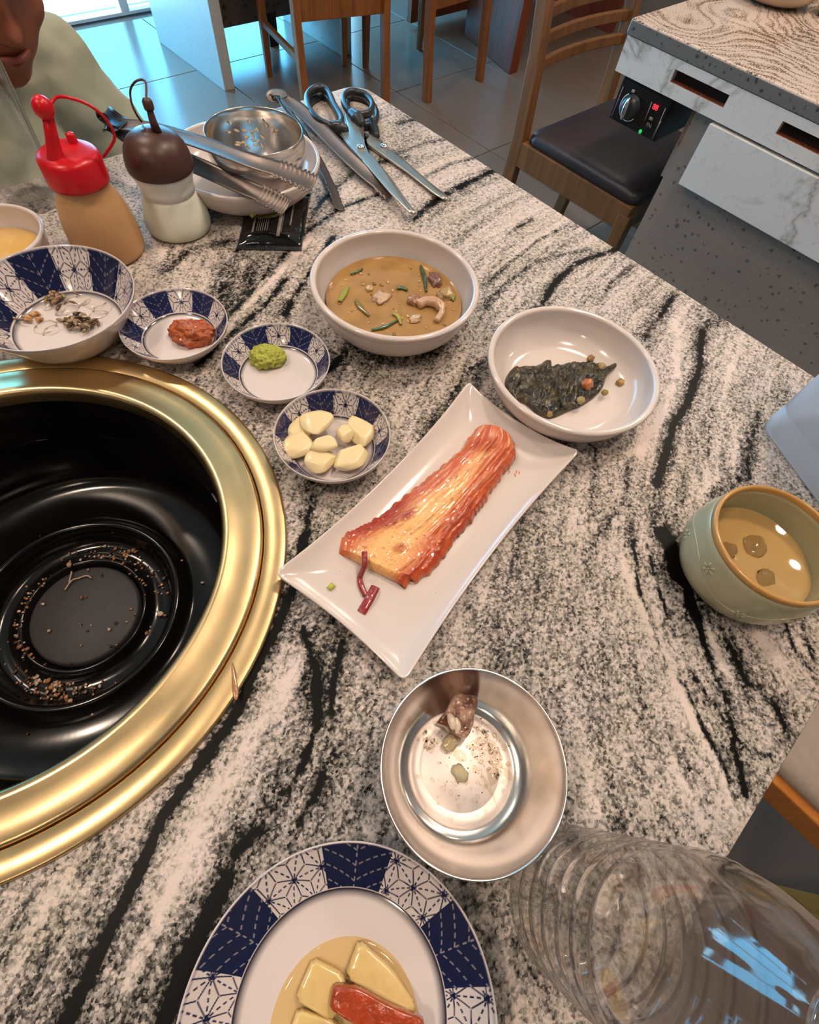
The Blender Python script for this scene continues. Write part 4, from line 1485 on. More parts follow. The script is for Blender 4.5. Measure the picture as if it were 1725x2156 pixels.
# kimchi
KX = lambda x, y: at(680 + x / 3.833, 870 + y / 3.833, TZ + .010)[:2]
KL = [(130, 1125), (160, 990), (300, 915), (430, 845), (620, 700), (790, 565), (960, 430), (1090, 320), (1180, 200), (1245, 118)]
KR = [(655, 1388), (860, 1290), (1000, 1130), (1080, 1010), (1215, 850), (1320, 700), (1440, 520), (1545, 385), (1550, 300), (1490, 190)]
kl = spline([(*KX(*p), 0) for p in KL], 230)
kr = spline([(*KX(*p), 0) for p in KR], 230)
nk = min(len(kl), len(kr))
mk_ = 90
V, C = [], []
c_or, c_ye, c_re, c_pk, c_dk = [np.array(lin(h)) for h in ('c8602c', 'f3b870', 'a02a0c', 'e0a888', 'a8502c')]
for i in range(nk):
    s = i / (nk - 1)
    for j in range(mk_):
        tt = j / (mk_ - 1)
        p = kl[i] * (1 - tt) + kr[i] * tt
        fib = mn.noise(Vector((s * 6, tt * 22 + 1.5 * math.sin(s * 4) + 1.2 * mn.noise(Vector((s * 6, tt * 3, 0))), 3)))
        fib2 = mn.noise(Vector((s * 12, tt * 60, 8)))
        big = mn.noise(Vector((s * 4.5, tt * 3.2, 1)))
        ed = (4 * tt * (1 - tt)) ** .42
        en = min(1, s / .03) ** .5 * min(1, (1 - s) / .04) ** .5
        h = (.0085 + .0075 * s) * ed * en + (.0016 * fib + .0007 * fib2) * (.3 + s) * ed + .0012 * big * ed
        leaf = .0024 * max(0, mn.noise(Vector((s * 9, tt * 9, 5)))) * (tt > .72) * ed
        jag = .0030 * mn.noise(Vector((s * 40, 0, 9 if tt > .5 else 3))) * (abs(tt - .5) * 2) ** 4
        q = np.array([p[0] + jag, p[1] + jag, TZ + .0078 + max(h + leaf, 0)])
        V.append(q)
        y = np.clip(1.5 - 1.2 * abs(tt - .48) / .32 - max(0, s - .42) * 3.2 + big * .7, 0, 1)
        c = c_or * (1 - y) + c_ye * y
        pale = np.clip(fib * 2.4 + fib2 * 1.4 - .1, 0, 1) * .8 * (.2 + s)
        c = c * (1 - pale) + c_pk * pale
        red = 0
        red = max(red, np.clip(1.7 - ((s - .27) / .17) ** 2 - ((tt - .08) / .20) ** 2 + big * 1.4 + fib2, 0, 1))
        red = max(red, np.clip(.9 - ((s - .36) / .06) ** 2 - ((tt - .30) / .10) ** 2 + big, 0, 1))
        red = max(red, .8 * np.clip(1.1 - abs(tt - .93) / .14 - max(0, s - .5) * 2 + fib * 1.6, 0, 1))
        red = max(red, np.clip(.8 - ((s - .80) / .07) ** 2 - ((tt - .42) / .22) ** 2 + fib * 1.6, 0, 1))
        red = max(red, np.clip(.7 - ((s - .15) / .045) ** 2 - ((tt - .60) / .09) ** 2 + big, 0, 1))
        sp_ = mn.noise(Vector((s * 55, tt * 34, 11)))
        red = max(red, .45 * np.clip((sp_ + fib * .4 - .42) * 4, 0, 1))
        red = max(red, .38 * np.clip((-fib - .05) * 2.6 * (s + .35), 0, 1))
        c = c * (1 - red * .95) + c_re * red * .95
        V[-1][2] += .0012 * red * (1 + mn.noise(Vector((s * 50, tt * 22, 4)))) * min(ed, en)
        C.append(c)
V = np.array(V)
M['kimchi'] = mat('wet_kimchi', rough=.22, attr='Col', coat=.5, bump=.45, bscale=420, sss=.1)
F = gridf(nk, mk_)
kb = V.copy()
kb[:, 2] = TZ + .0072
idx = np.arange(nk * mk_).reshape(nk, mk_)
loop = np.concatenate([idx[:-1, 0], idx[-1, :-1], idx[::-1, -1][:-1], idx[0, ::-1][:-1]])
F = np.concatenate([F, F[:, ::-1] + nk * mk_, np.stack([loop, loop + nk * mk_, np.roll(loop, -1) + nk * mk_, np.roll(loop, -1)], -1)])
kc = V.mean(0)
tag(mk('kimchi', (np.r_[V, kb], F), M['kimchi'], loc=(kc[0], kc[1], TZ + .0072), world=True, col=np.r_[np.array(C), np.array(C)]),
    'orange red wedge of cabbage kimchi lying on the rectangular plate', 'kimchi')
KZ = lambda x, y, z: at(680 + x / 3.833, 870 + y / 3.833, TZ + z)
for lb, pts, w in (('longer purplish red onion strip against the near end of the kimchi', [(335, 1115, .021), (335, 1220, .019), (300, 1320, .0095), (310, 1390, .0092), (345, 1470, .009)], .0040),
                   ('short red onion strip lying off the kimchi end', [(425, 1400, .0092), (385, 1480, .0104), (345, 1550, .0098), (310, 1610, .0090)], .0066)):
    R_ = ribbon([KZ(*p) for p in pts], w, (0, 0, 1), -.0010, 0, .0016, 30)
    o = mk('red_onion_strip', R_, M['wet'], loc=tuple(R_[0].mean(0) * [1, 1, 0] + [0, 0, TZ + .008]), world=True, col=np.tile(lin('8e2a30'), (len(R_[0]), 1)))
    tag(o, lb, 'onion', 'onion strips on the rectangular plate')
p = KZ(70, 1412, .0078)
tag(mk('scallion_piece', colr(join(tube([(-.0022, 0, .0020), (.0022, .0006, .0020)], .0021, 10)), 'b4bb4e'), M['foodcol'], loc=tuple(p)), 'tiny pale green scallion piece alone on the rectangular plate', 'scallion')
dr = []
rnd = random.Random(8)
for (x, y, s) in ((1500, 90, 5), (1650, 150, 5), (1640, 290, 6), (1610, 310, 4), (1540, 500, 4), (1555, 270, 3)):
    for k in range(4):
        a = KZ(x + rnd.gauss(0, 22), y + rnd.gauss(0, 18), 0)
        # follow the plate surface
        u = (a[:2] - pc[:2]) @ np.array([math.cos(PRZ), math.sin(PRZ)]) / LX
        v = (a[:2] - pc[:2]) @ np.array([-math.sin(PRZ), math.cos(PRZ)]) / LY
        z = TZ + .0065 + .0085 * max(np.clip((abs(u) - .72) / .28, 0, 1) ** 2, np.clip((abs(v) - .5) / .5, 0, 1) ** 2)
        dr.append(colr(blob((a[0], a[1], z + .0002), (.0018, .0006, .0003), .3, 2, k, 2, rz=.8 + rnd.gauss(0, .3)), 'c8703c'))
dl = np.concatenate([d[0] for d in dr]).mean(0)
tag(mk('kimchi_juice', join(*dr), M['wet'], loc=(dl[0], dl[1], TZ + .008), world=True), 'orange kimchi juice specks beyond the kimchi on the plate', 'juice', kind='stuff')

# garlic
GZ_ = lambda x, y, z: at(560 + x / 2.464, 780 + y / 2.464, TZ + z)
for lb, x, y, z, r, rz, sd in (
        ('large flat garlic slice lying topmost at the back of the garlic dish', 268, 262, .0185, (.0105, .0092, .0030), -1.0, 1),
        ('garlic clove at the left edge of the garlic dish', 168, 378, .0125, (.0112, .0092, .0042), -.2, 2),
        ('garlic slice mostly hidden behind the topmost one', 175, 300, .0120, (.0088, .0080, .0035), .5, 3),
        ('small oval garlic clove in the middle of the garlic dish', 296, 378, .0170, (.0088, .0052, .0042), -.75, 4),
        ('crescent shaped garlic clove right of the topmost slice', 408, 318, .0155, (.0118, .0048, .0045), -1.85, 5),
        ('broad glossy garlic clove at the right edge of the garlic dish', 492, 308, .0140, (.0085, .0120, .0050), -.6, 6),
        ('squarish garlic slice at the lower left of the garlic dish', 286, 462, .0120, (.0095, .0082, .0042), .1, 7),
        ('long garlic clove at the lower right of the garlic dish', 450, 448, .0130, (.0128, .0078, .0046), -.25, 8)):
    V, F = blob((0, 0, 0), r, .16, 1.1, sd, 4, rx=.08, ry=-.08, rz=rz)
    c = GZ_(x, y, z)
    V *= [1.40, 1.40, 1.0]
    rs_ = np.array(r) * [1.4, 1.4, 1]
    g_r = random.Random(sd * 11)
    for _k in range(5):
        a_ = g_r.uniform(0, 2 * PI)
        nv = np.array([math.cos(a_), math.sin(a_), g_r.uniform(.1, .5)])
        nv /= np.linalg.norm(nv)
        q_ = V / rs_
        ex_ = np.maximum(0, q_ @ nv - g_r.uniform(.66, .84))
        V = (q_ - ex_[:, None] * nv * .85) * rs_
    q_ = V / rs_
    V[:, 2] = np.minimum(V[:, 2], rs_[2] * .72 + .15 * (V[:, 2] - rs_[2] * .72))
    tag(mk('garlic_clove', (V, F), M['garlic'], loc=tuple(c)), lb, 'garlic', 'peeled garlic in the blue and white dish')

# wasabi and soybean paste
c = at(563, 752, TZ + .0085)
V, F = blob((0, 0, 0), (.0162, .0122, .0098), .22, 2.2, 3, 5, rz=-.6, octaves=4)
V[:, 2] = np.maximum(V[:, 2], -.0040)
tag(mk('wasabi', (V, F), M['wasabi'], loc=tuple(c)), 'lump of grated green wasabi on its dish', 'wasabi', kind='stuff')
c = at(405, 702, TZ + .0085)
V, F = blob((0, 0, 0), (.0190, .0138, .0098), .25, 1.8, 5, 5, rz=-.75, octaves=4)
V[:, 2] = np.maximum(V[:, 2], -.0042)
tag(mk('soybean_paste', (V, F), M['ssam'], loc=tuple(c)), 'lump of chunky reddish soybean paste on its dish', 'sauce', kind='stuff')

# soup
SL = np.array([.2861, .2954, TZ])
n_, m_ = 96, 40
V, C = [], []
rg = np.linspace(0, .0655, m_)
for i in range(n_):
    a = 2 * PI * i / n_
    for r in rg:
        x, y = r * math.cos(a), r * math.sin(a)
        nz = mn.noise(Vector((x * 60, y * 60, 1))) + .5 * mn.noise(Vector((x * 160, y * 160, 4)))
        V.append((x, y, .0245 + .0003 * nz))
        c = np.array(lin('a07a48')) * (1 + .22 * nz)
        C.append(np.clip(c, 0, 1))
tag(mk('soup_broth', (V, gridf(n_, m_, True)), M['broth'], loc=tuple(SL), col=np.array(C)), 'cloudy brown broth filling the deep white bowl', 'soup', kind='stuff')
for o in (bpy.data.objects['soup_broth'],):
    nt = o.data.materials[0].node_tree
    a_ = nt.nodes.new('ShaderNodeAttribute')
    a_.attribute_name = 'Col'
    nt.links.new(a_.outputs['Color'], nt.nodes['Principled BSDF'].inputs['Base Color'])
SZ = lambda x, y, z=.0255: at(620 + x / 2.156, 460 + y / 2.156, TZ + z)
cl = SZ(640, 410)
V, F = tube(spline([SZ(560, 395, .027), SZ(600, 375, .0285), SZ(650, 385, .029), (SZ(670, 420, .0285)), SZ(645, 465, .027)], 24), [.0030] + [.0046] * 8 + [.0050] * 8 + [.0030] * (len(spline([SZ(0, 0)] * 5, 24)) - 17), 14)
tag(mk('meat_curl', colr((V, F), 'c29a7a'), M['wet'], loc=tuple(cl), world=True), 'pale curled piece of meat in the soup', 'meat')
for lb, x, y, r, cc_, sd, rz in (('brown meat lump beside the curled meat in the soup', 545, 375, (.0075, .0065, .0055), '9a7050', 1, 0),
                                 ('dark reddish meat chunk at the right side of the soup', 640, 280, (.0065, .0110, .0055), '7a5244', 2, -.6),
                                 ('knobbly meat chunk nearest the right rim of the soup', 690, 345, (.0090, .0080, .0050), 'a58a58', 3, .4),
                                 ('pale tofu lump near the middle of the soup', 395, 360, (.0090, .0075, .0032), 'c0a080', 4, .2),
                                 ('small tofu lump in the lower right of the soup', 550, 455, (.0062, .0045, .0030), 'c4a482', 5, .2),
                                 ('pale bean piece left of the tofu lump', 340, 318, (.0042, .0032, .0022), 'bfa070', 6, .5)):
    p = SZ(x, y)
    V, F = blob((0, 0, 0), r, .4, 1.7, sd, 3, rz=rz, octaves=2)
    tag(mk('soup_chunk', colr((V, F), cc_), M['wet'], loc=tuple(p)), lb, 'soup piece', 'pieces floating in the soup')
for lb, pts, w, cc_ in (('long dark green onion leaf by the reddish meat in the soup', [(575, 215), (590, 260), (600, 330)], .0048, '3c5030'),
                        ('light green onion piece at the left of the soup', [(205, 375), (225, 340), (245, 310)], .0060, '8f9a3c'),
                        ('green onion strip along the front of the soup', [(350, 505), (410, 490), (470, 460)], .0040, '435a30'),
                        ('small dark green leaf in the middle of the soup', [(465, 315), (490, 312), (515, 325)], .0050, '46603c'),
                        ('thin green leaf at the back left of the soup', [(255, 250), (285, 238), (310, 228)], .0036, '5a6a3c'),
                        ('yellow green onion bit at the front of the soup', [(445, 430), (470, 440), (485, 480)], .0048, 'a39a4c'),
                        ('green onion bit by the right rim of the soup', [(700, 335), (718, 350), (722, 372)], .0040, '7fa040'),
                        ('sunken green leaf left of the middle of the soup', [(280, 370), (300, 400), (340, 440)], .0055, '77703c')):
    P = [SZ(x, y, .0262) for x, y in pts]
    V, F = ribbon(P, w, (0, 0, 1), -.0010, 0, .0008, 16, taper=([0, .5, 1], [.6, 1, .4]))
    tag(mk('green_onion', colr((V, F), cc_), M['wet'], loc=tuple(P[1]), world=True), lb, 'green onion', 'green onion in the soup')
rnd = random.Random(3)
bits = []
for k in range(46):
    a, r = rnd.uniform(0, 2 * PI), .058 * math.sqrt(rnd.random())
    s = rnd.uniform(.0008, .0020)
    bits.append(colr(blob((r * math.cos(a), r * math.sin(a), .0248), (s * 1.5, s, s * .5), .3, 2, k, 1, rz=a), rnd.choice(['c9a060', 'bf9450', 'd0ac74', '8a6a3a'])))
tag(mk('soup_bits', join(*bits), M['wet'], loc=tuple(SL)), 'small pale bean crumbs floating all over the soup', 'soup bits', kind='stuff')

# pickled leaves
LZ_ = lambda x, y, z=.014: at(620 + x / 2.156, 460 + y / 2.156, TZ + z)


def leafz(v):
    u = Vector((v[0] * 55 + v[1] * 36, v[1] * 130 - v[0] * 80, 2))
    return (.0042 * (mn.noise(u) + .2) + .0026 * abs(mn.noise(u * 2.3))) * (v[2] > TZ + .0085)


def leafc(v):
    k = mn.noise(Vector((v[0] * 120, v[1] * 120, 5)))
    k2 = mn.noise(Vector((v[0] * 320, v[1] * 320, 7)))
    a, b = np.array(lin('221f17')), np.array(lin('4f4628'))
    f = np.clip(.25 + k * .9 + k2 * .5, 0, 1)
    return a * (1 - f) + b * f


for lb, ol, z0, z1 in (('large dark green pickled leaf spread across the white bowl', [(1000, 660), (1080, 655), (1165, 630), (1180, 650), (1260, 640), (1390, 645), (1425, 690), (1405, 760), (1330, 820), (1260, 850), (1180, 882), (1120, 868), (1060, 820), (1010, 800), (975, 765), (962, 720)], .0062, .0098),
                       ('folded dark pickled leaf on top of the large leaf', [(1200, 690), (1280, 650), (1400, 655), (1418, 720), (1350, 760), (1300, 830), (1220, 850), (1200, 780)], .0096, .0130)):
    heap('pickled_leaf', lb, 'leaf', [LZ_(*p) for p in ol], TZ + z0, TZ + z1, M['leafcol'], '2e2e1c', zf=leafz, colf=leafc, rings=34, n=160, group='pickled leaves in the white bowl', dome=.002)
V, F = ribbon([LZ_(1390, 690, .013), LZ_(1430, 680, .012), LZ_(1470, 655, .0125), LZ_(1506, 634, .015)], .0080, (0, 0, 1), -.001, 0, .0009, 20, taper=([0, .3, 1], [1, .8, .08]))
tag(mk('leaf_tip', (V, F), M['leafcol'], loc=tuple(LZ_(1430, 680, .010)), world=True, col=np.array([leafc(v) for v in V])), 'pointed leaf tip sticking out towards the right of the bowl', 'leaf')
for lb, x, y, z, s, cc_ in (('cooked bean behind the leaf at the back of the bowl', 1345, 637, .0135, .0042, '8a6838'),
                            ('orange brown bean cluster on top of the leaf', 1330, 752, .0190, .0062, 'a8602e'),
                            ('pale bean on the near edge of the leaf', 1300, 825, .0155, .0042, '9a8a5a'),
                            ('single bean lying apart on the bare glaze of the bowl', 1482, 745, .0095, .0046, 'a07c44'),
                            ('bean at the right edge of the leaf', 1410, 790, .0120, .0034, '8f7a48'),
                            ('bean at the front tip of the leaf', 1160, 888, .0100, .0032, '8f7a48'),
                            ('bean between the leaf and its pointed tip', 1395, 672, .0155, .0042, '98804e')):
    V, F = blob((0, 0, 0), (s, s * .85, s * .75), .28, 2.0, int(x), 3, octaves=2)
    tag(mk('bean', colr((V, F), cc_), M['wet'], loc=tuple(LZ_(x, y, z))), lb, 'bean', 'beans with the pickled leaves')

# pickled radish plate
PZ = lambda x, y, z=.010: at(340 + x / 2.331, 1740 + y / 2.331, TZ + z)
tag(mk('pickle_juice', lathe([(0, .0062), (.0345, .0062), (.0362, .0058), (.0370, .0052)], 80), M['juice'], loc=(-.0745, -.078, TZ)), 'pale yellow pickle juice pooled on the blue plate', 'juice', kind='stuff')


def rad(lb, pts, z0, z1, m, col, name='pickled_radish', cat='radish'):
    P = [PZ(x, y, z1) for x, y in pts]
    out = []
    k = len(P)
    for i in range(k):
        a, b, c = P[i - 1], P[i], P[(i + 1) % k]
        for f in np.linspace(.12, .88, 5):
            pass
        out += [b + (a - b) * .10, b * .86 + a * .07 + c * .07, b + (c - b) * .10, b + (c - b) * .35, b + (c - b) * .65]
    V, F = slab(np.array(out), TZ + z0, TZ + z1, .0004, 8, lambda v: .0004 * mn.noise(Vector((v[0] * 150, v[1] * 150, 0))))
    c = V.mean(0)
    o = mk(name, (V, F), m, loc=(c[0], c[1], TZ + z0), world=True, col=np.tile(np.array(lin(col)), (len(V), 1)))
    return tag(o, lb, cat, 'pickled radish on the blue plate' if cat == 'radish' else None)


rad('pointed yellow radish slice on the side of the plate nearer the bottle', [(968, 560), (1135, 700), (1250, 880), (1235, 955), (1090, 875), (900, 740)], .0060, .0125, M['radish'], 'd9b468')
rad('broad yellow radish slice left of the pointed one', [(740, 650), (890, 725), (930, 850), (830, 965), (650, 855)], .0058, .0115, M['radish'], 'd9b468')
rad('yellow radish slice cut by the lower picture edge', [(665, 900), (860, 955), (900, 1150), (700, 1200), (610, 1060)], .0058, .0112, M['radish'], 'd9b468')
rad('yellow radish slice under the red radish', [(930, 880), (1120, 960), (1150, 1120), (960, 1150)], .0058, .0112, M['radish'], 'd9b468')
redm = mat('red_radish', 'a53e1a', .2, sss=.05, ssr=(.006, .002, .001), var=.25, vscale=200, bump=.5, bscale=240, coat=.5)
rad('rust red radish strip lying across the yellow slices', [(840, 785), (960, 790), (1120, 880), (1290, 950), (1300, 1060), (1120, 1050), (920, 965), (820, 900)], .0118, .0185, redm, 'a3381c', 'red_radish', 'radish')

# meat and grease in the steel bowl
BZ = lambda x, y, z=.008: at(760 + x / 3.594, 1380 + y / 3.594, TZ + z)


def meatc(v):
    k = mn.noise(Vector((v[0] * 160, v[1] * 160, v[2] * 160)))
    a, b, c = np.array(lin('6a4030')), np.array(lin('a97e6a')), np.array(lin('d8c0a8'))
    f = np.clip(.5 + k * 1.6, 0, 1)
    q = a * (1 - f) + b * f
    return q * .8 + c * .2 if k > .25 else q


heap('meat_scrap', 'browned meat scrap with white gristle in the steel bowl', 'meat', [BZ(*p, .012) for p in ((705, 300), (790, 290), (860, 305), (885, 360), (862, 450), (845, 540), (790, 630), (700, 600), (630, 545), (575, 510), (640, 420))],
     TZ + .0050, TZ + .0150, M['wet'], '8a6050', zf=lambda v: (.0030 * mn.noise(Vector((v[0] * 130, v[1] * 130, 3))) + .0016 * mn.noise(Vector((v[0] * 330, v[1] * 330, 3)))) * (v[2] > TZ + .009), colf=meatc, rings=20, n=90, dome=.003)
for lb, pts, r in (('white gristle strip across the meat scrap', [(665, 440, .0185), (690, 500, .019), (700, 560, .0175)], .0028),
                   ('shorter white gristle strip beside the first', [(715, 470, .019), (735, 530, .0185), (725, 590, .0165)], .0021)):
    P = spline([BZ(*p) for p in pts], 14)
    V, F = tube(P, [r * (.4 + .6 * math.sin(PI * i / (len(P) - 1))) for i in range(len(P))], 10)
    tag(mk('gristle', colr((V, F), 'dcc9b4'), M['wet'], loc=tuple(BZ(*pts[1])), world=True), lb, 'gristle')
for lb, x, y, r, cc_ in (('yellowish fat lump touching the front of the meat scrap', 680, 655, (.0062, .0045, .0036), 'b5a27c'),
                         ('glassy garlic bit in the middle of the steel bowl', 752, 890, (.0040, .0058, .0026), 'b0a482')):
    V, F = blob((0, 0, 0), r, .3, 1.7, x, 3, octaves=2)
    tag(mk('fat_lump', colr((V, F), cc_), M['wet'], loc=tuple(BZ(x, y, .0072))), lb, 'fat')
rnd = random.Random(21)
dr = []
for k in range(230):
    if k < 150:
        x, y = rnd.gauss(960, 95), rnd.gauss(690, 170)
    elif k < 190:
        x, y = rnd.gauss(510, 50), rnd.gauss(600, 70)
    else:
        x, y = rnd.uniform(400, 1100), rnd.uniform(420, 1250)
    p = BZ(x, y, .0053)
    if np.hypot(*(p[:2] - [.0511, -.0347])) > .031:
        continue
    s = rnd.uniform(.0005, .0017)
    dr.append(blob((p[0], p[1], p[2]), (s * rnd.uniform(.8, 1.6), s, s * .38), .35, 1.5, k, 1, rz=rnd.uniform(0, 3)))
for ol in ([(965, 800), (1040, 800), (1120, 870), (1160, 930), (1130, 950), (1060, 880), (1000, 840)], [(910, 880), (960, 960), (1010, 1060), (1030, 1130), (985, 1060), (930, 960)],
           [(960, 860), (1020, 850), (1050, 920), (990, 990), (965, 930)], [(700, 730), (740, 800), (800, 790), (770, 720)]):
    P = spline([BZ(x, y, .0056) for x, y in ol], 40, closed=True)
    dr.append(slab(P, TZ + .0051, TZ + .0057, .0006, 4))
tag(mk('grease_droplets', join(*dr), M['oil'], loc=(.0511, -.0347, TZ + .0042), world=True), 'clear grease drops and smears on the steel bowl floor', 'grease', kind='stuff')
rnd = random.Random(2)
sc = [colr(blob(BZ(rnd.gauss(880, 150), rnd.gauss(640, 180), .0054), (.0005, .0004, .0003), .3, 1, k, 1), rnd.choice(['7a4a2a', '9a6a3a', '5a3420'])) for k in range(60)]
tag(mk('meat_crumbs', join(*sc), M['wet'], loc=(.0511, -.0347, TZ + .0044), world=True), 'tiny brown meat crumbs around the grease in the steel bowl', 'crumbs', kind='stuff')

# scraps in the steel rice bowl
RBc = np.array([.302, .542])


def wallpt(a, z, off=.0006):
    zz_ = np.array([q[1] for q in w2])
    r = np.interp(z, zz_, [q[0] for q in w2]) - off
    return np.array([RBc[0] + r * math.cos(a), RBc[1] + r * math.sin(a), TZ + .0075 + z])


rnd = random.Random(14)
rc = []
for k in range(26):
    a, z = rnd.gauss(1.05, .33), rnd.uniform(.022, .050)
    p = wallpt(a, z, .0012)
    rc.append(colr(blob(p, (.0031, .0013, .0013), .15, 1.5, k, 2, rz=rnd.uniform(0, 3), ry=rnd.uniform(-.8, .8)), 'c9b79c'))
for k in range(14):
    a, z = rnd.uniform(0, 6.28), rnd.uniform(.004, .006)
    p = np.array([RBc[0] + .02 * math.cos(a) * rnd.random(), RBc[1] + .02 * math.sin(a) * rnd.random(), TZ + .0075 + .0052])
    rc.append(colr(blob(p, (.003, .0013, .0013), .15, 1.5, k, 2, rz=rnd.uniform(0, 3)), 'b9a88c'))
tag(mk('rice_grains', join(*rc), M['foodcol'], loc=(RBc[0], RBc[1], TZ + .012), world=True), 'leftover rice grains stuck inside the steel rice bowl', 'rice', kind='stuff')
tag(mk('scrap_sauce', colr(blob((0, 0, 0), (.020, .018, .0012), .3, 1.5, 4, 3), '6a6436'), M['wet'], loc=(.283, .506, TZ + .0110)), 'greenish dark leftover sauce in the white bowl below the rice bowl', 'sauce', kind='stuff')
tag(mk('leek_scrap', colr(tube([(-.006, 0, 0), (0, .001, .0015), (.007, 0, 0)], [.0022, .0026, .0014], 10), 'a8a03c'), M['wet'], loc=(.262, .497, TZ + .0145)), 'yellow green leek scrap in the white bowl under the tongs', 'leek')

# anchovies in the big blue bowl
AZ = lambda x, y, z=.006: at(x / 5.75, 560 + y / 5.75, TZ + z)
rnd = random.Random(4)
an = []


def anch(x, y, ang, ln, z=.0065, c='6e4c2c', w=.0016, bend=.3):
    P = []
    for s in np.linspace(-.5, .5, 7):
        a = ang + bend * s
        P.append(AZ(x + math.cos(a) * ln * s, y + math.sin(a) * ln * s * .62, z + rnd.uniform(0, .0006)))
    P = np.array(P)
    return colr(tube(P, [w * k for k in (.15, .8, 1, 1, .8, .45, .1)], 8), c)


for k in range(44):
    an.append(anch(rnd.gauss(665, 45), rnd.gauss(350, 50), rnd.gauss(-.9, .5), rnd.uniform(80, 170), rnd.uniform(.0055, .0095), rnd.choice(['6e4c2c', '8a6a42', '4a3018', '7a6a3a'])))
for k in range(54):
    an.append(anch(rnd.gauss(955, 95), rnd.gauss(680, 45), rnd.uniform(-1.2, 1.6), rnd.uniform(70, 160), rnd.uniform(.0055, .0095), rnd.choice(['6a4c30', '8a7052', '3a2818', '9a8468'])))
for k in range(12):
    an.append(anch(rnd.gauss(420, 60), rnd.gauss(610, 30), rnd.uniform(-1, 1), rnd.uniform(60, 120), .0058, rnd.choice(['a8763e', 'b98a52'])))
al = AZ(700, 520)
tag(mk('dried_anchovies', join(*an), M['wet'], loc=tuple(al), world=True), 'tangled brown clumps of tiny dried anchovies in the large blue bowl', 'anchovies', kind='stuff')
for lb, x, y, a, l, b in (('upright curled anchovy at the back of the anchovy clump', 690, 190, -1.7, 190, .6), ('thin anchovy pointing right from the back clump', 800, 230, -.6, 210, .5),
                          ('hooked anchovy right of the back clump', 900, 300, -.9, 190, 3.0), ('short dark anchovy right of the middle of the large blue bowl', 890, 440, .45, 130, .4),
                          ('curled anchovy at the left of the large blue bowl', 310, 500, 1.2, 170, 1.4), ('long thin anchovy reaching the left rim', 200, 640, .35, 420, -.3)):
    v, f, c = anch(x, y, a, l, .0070 if x > 250 else .0085, '6e4c2c', .0011, b)
    tag(mk('anchovy', (v, f), M['wet'], loc=tuple(v.mean(0)), world=True, col=c), lb, 'anchovy', 'loose dried anchovies in the large blue bowl')
pu = []
for k, (x, y, s) in enumerate(((620, 480, .006), (950, 420, .010), (1150, 430, .009), (1250, 520, .007), (800, 520, .009), (550, 740, .008), (620, 780, .006), (880, 350, .006), (1180, 590, .007))):
    p = AZ(x, y, .0042)
    pu.append(blob(p, (s * 1.3, s, .0004), .5, 1.6, k, 2))
tag(mk('bowl_juice', join(*pu), M['clearjuice'], loc=tuple(AZ(800, 520, .004)), world=True), 'clear juice puddles around the anchovies', 'juice', kind='stuff')
# drip and crumbs on the flange
tag(mk('sauce_drip', colr(heapv := slab(spline([at(487, 1393, TZ + .006), at(498, 1430, TZ + .005), at(503, 1462, TZ + .004), at(496, 1475, TZ + .004), at(489, 1450, TZ + .005)], 30, closed=True), TZ + .0042, TZ + .0052, .0005, 4), 'a8764e'), M['wet'], loc=tuple(at(495, 1430, TZ + .004)), world=True), 'dried tan sauce drip on the brass flange', 'drip')

# ------------------------------------------------------------------ second table on the right
FX = 1.240
t2 = thing('dining_table', 'swirl granite table with white marble drawers and a grey stone pedestal', 'table', (1.9, -.1, 0))
V, F = box((1.9, -.20, .7375), (2 * (1.9 - FX), 1.73, .025))
mk('granite_top', (V, F), M['swirl'], t2, world=True, smooth=False, bevel=.004)
edge = speckle_stone('grey_granite_edge', '6f6d6a', '2f2e2e', 'c0b8b0', 2.6)
mk('granite_edge', box((FX + .004, -.20, .7365), (.010, 1.725, .021)), edge, t2, world=True, smooth=False, bevel=.001)
YS = [(.412, .535), (.177, .300), (-.058, .065), (-.293, -.170), (-.528, -.405)]
fa = []
ytop = .660
for a, b in YS + [(-1.05, -1.05)]:
    fa.append(box((FX + .010, (ytop + b) / 2, .6965), (.020, ytop - b, .057)))
    if a != b:
        fa.append(box((FX + .010, (a + b) / 2, .7175), (.020, b - a, .015)))
        fa.append(box((FX + .010, (a + b) / 2, .6790), (.020, b - a, .022)))
    ytop = a
mk('fascia', join(*fa), M['marble'], t2, world=True, smooth=False)
mk('fascia', box((1.9, .650, .6965), (1.26, .020, .057)), M['marble'], t2, world=True, smooth=False)
copper = mat('copper_lip', 'b06a50', .35, .6)
for a, b in YS:
    s_ = mk('vent_slot', box((FX + .0175, (a + b) / 2, .700), (.003, b - a + .004, .024)), M['black'], t2, world=True, smooth=False)
    mk('vent_comb', join(*[box((FX + .008, y_, .6905), (.014, .0022, .0022)) for y_ in np.arange(a + .004, b - .002, .0052)], box((FX + .009, (a + b) / 2, .6902), (.015, b - a, .0010))), copper, s_, world=True, smooth=False)
for a, b in ((-.185, .419), (-.80, -.190)):
    mk('drawer_front', box((FX + .004, (a + b) / 2, .6070), (.018, b - a, .112)), M['marble'], t2, world=True, smooth=False, bevel=.001)
mk('pedestal', box((1.60, -.17, .334), (.68, 1.27, .667)), M['terrazzo'], t2, world=True, smooth=False)
mk('back_panel', box((2.30, -.20, .334), (.04, 1.20, .667)), M['terrazzo'], t2, world=True, smooth=False)
mk('pedestal_end_panel', box((1.9, .470, .60), (1.26, .012, .134)), M['terrazzo'], t2, world=True, smooth=False)  # terrazzo panel across the pedestal end, above the chair seat

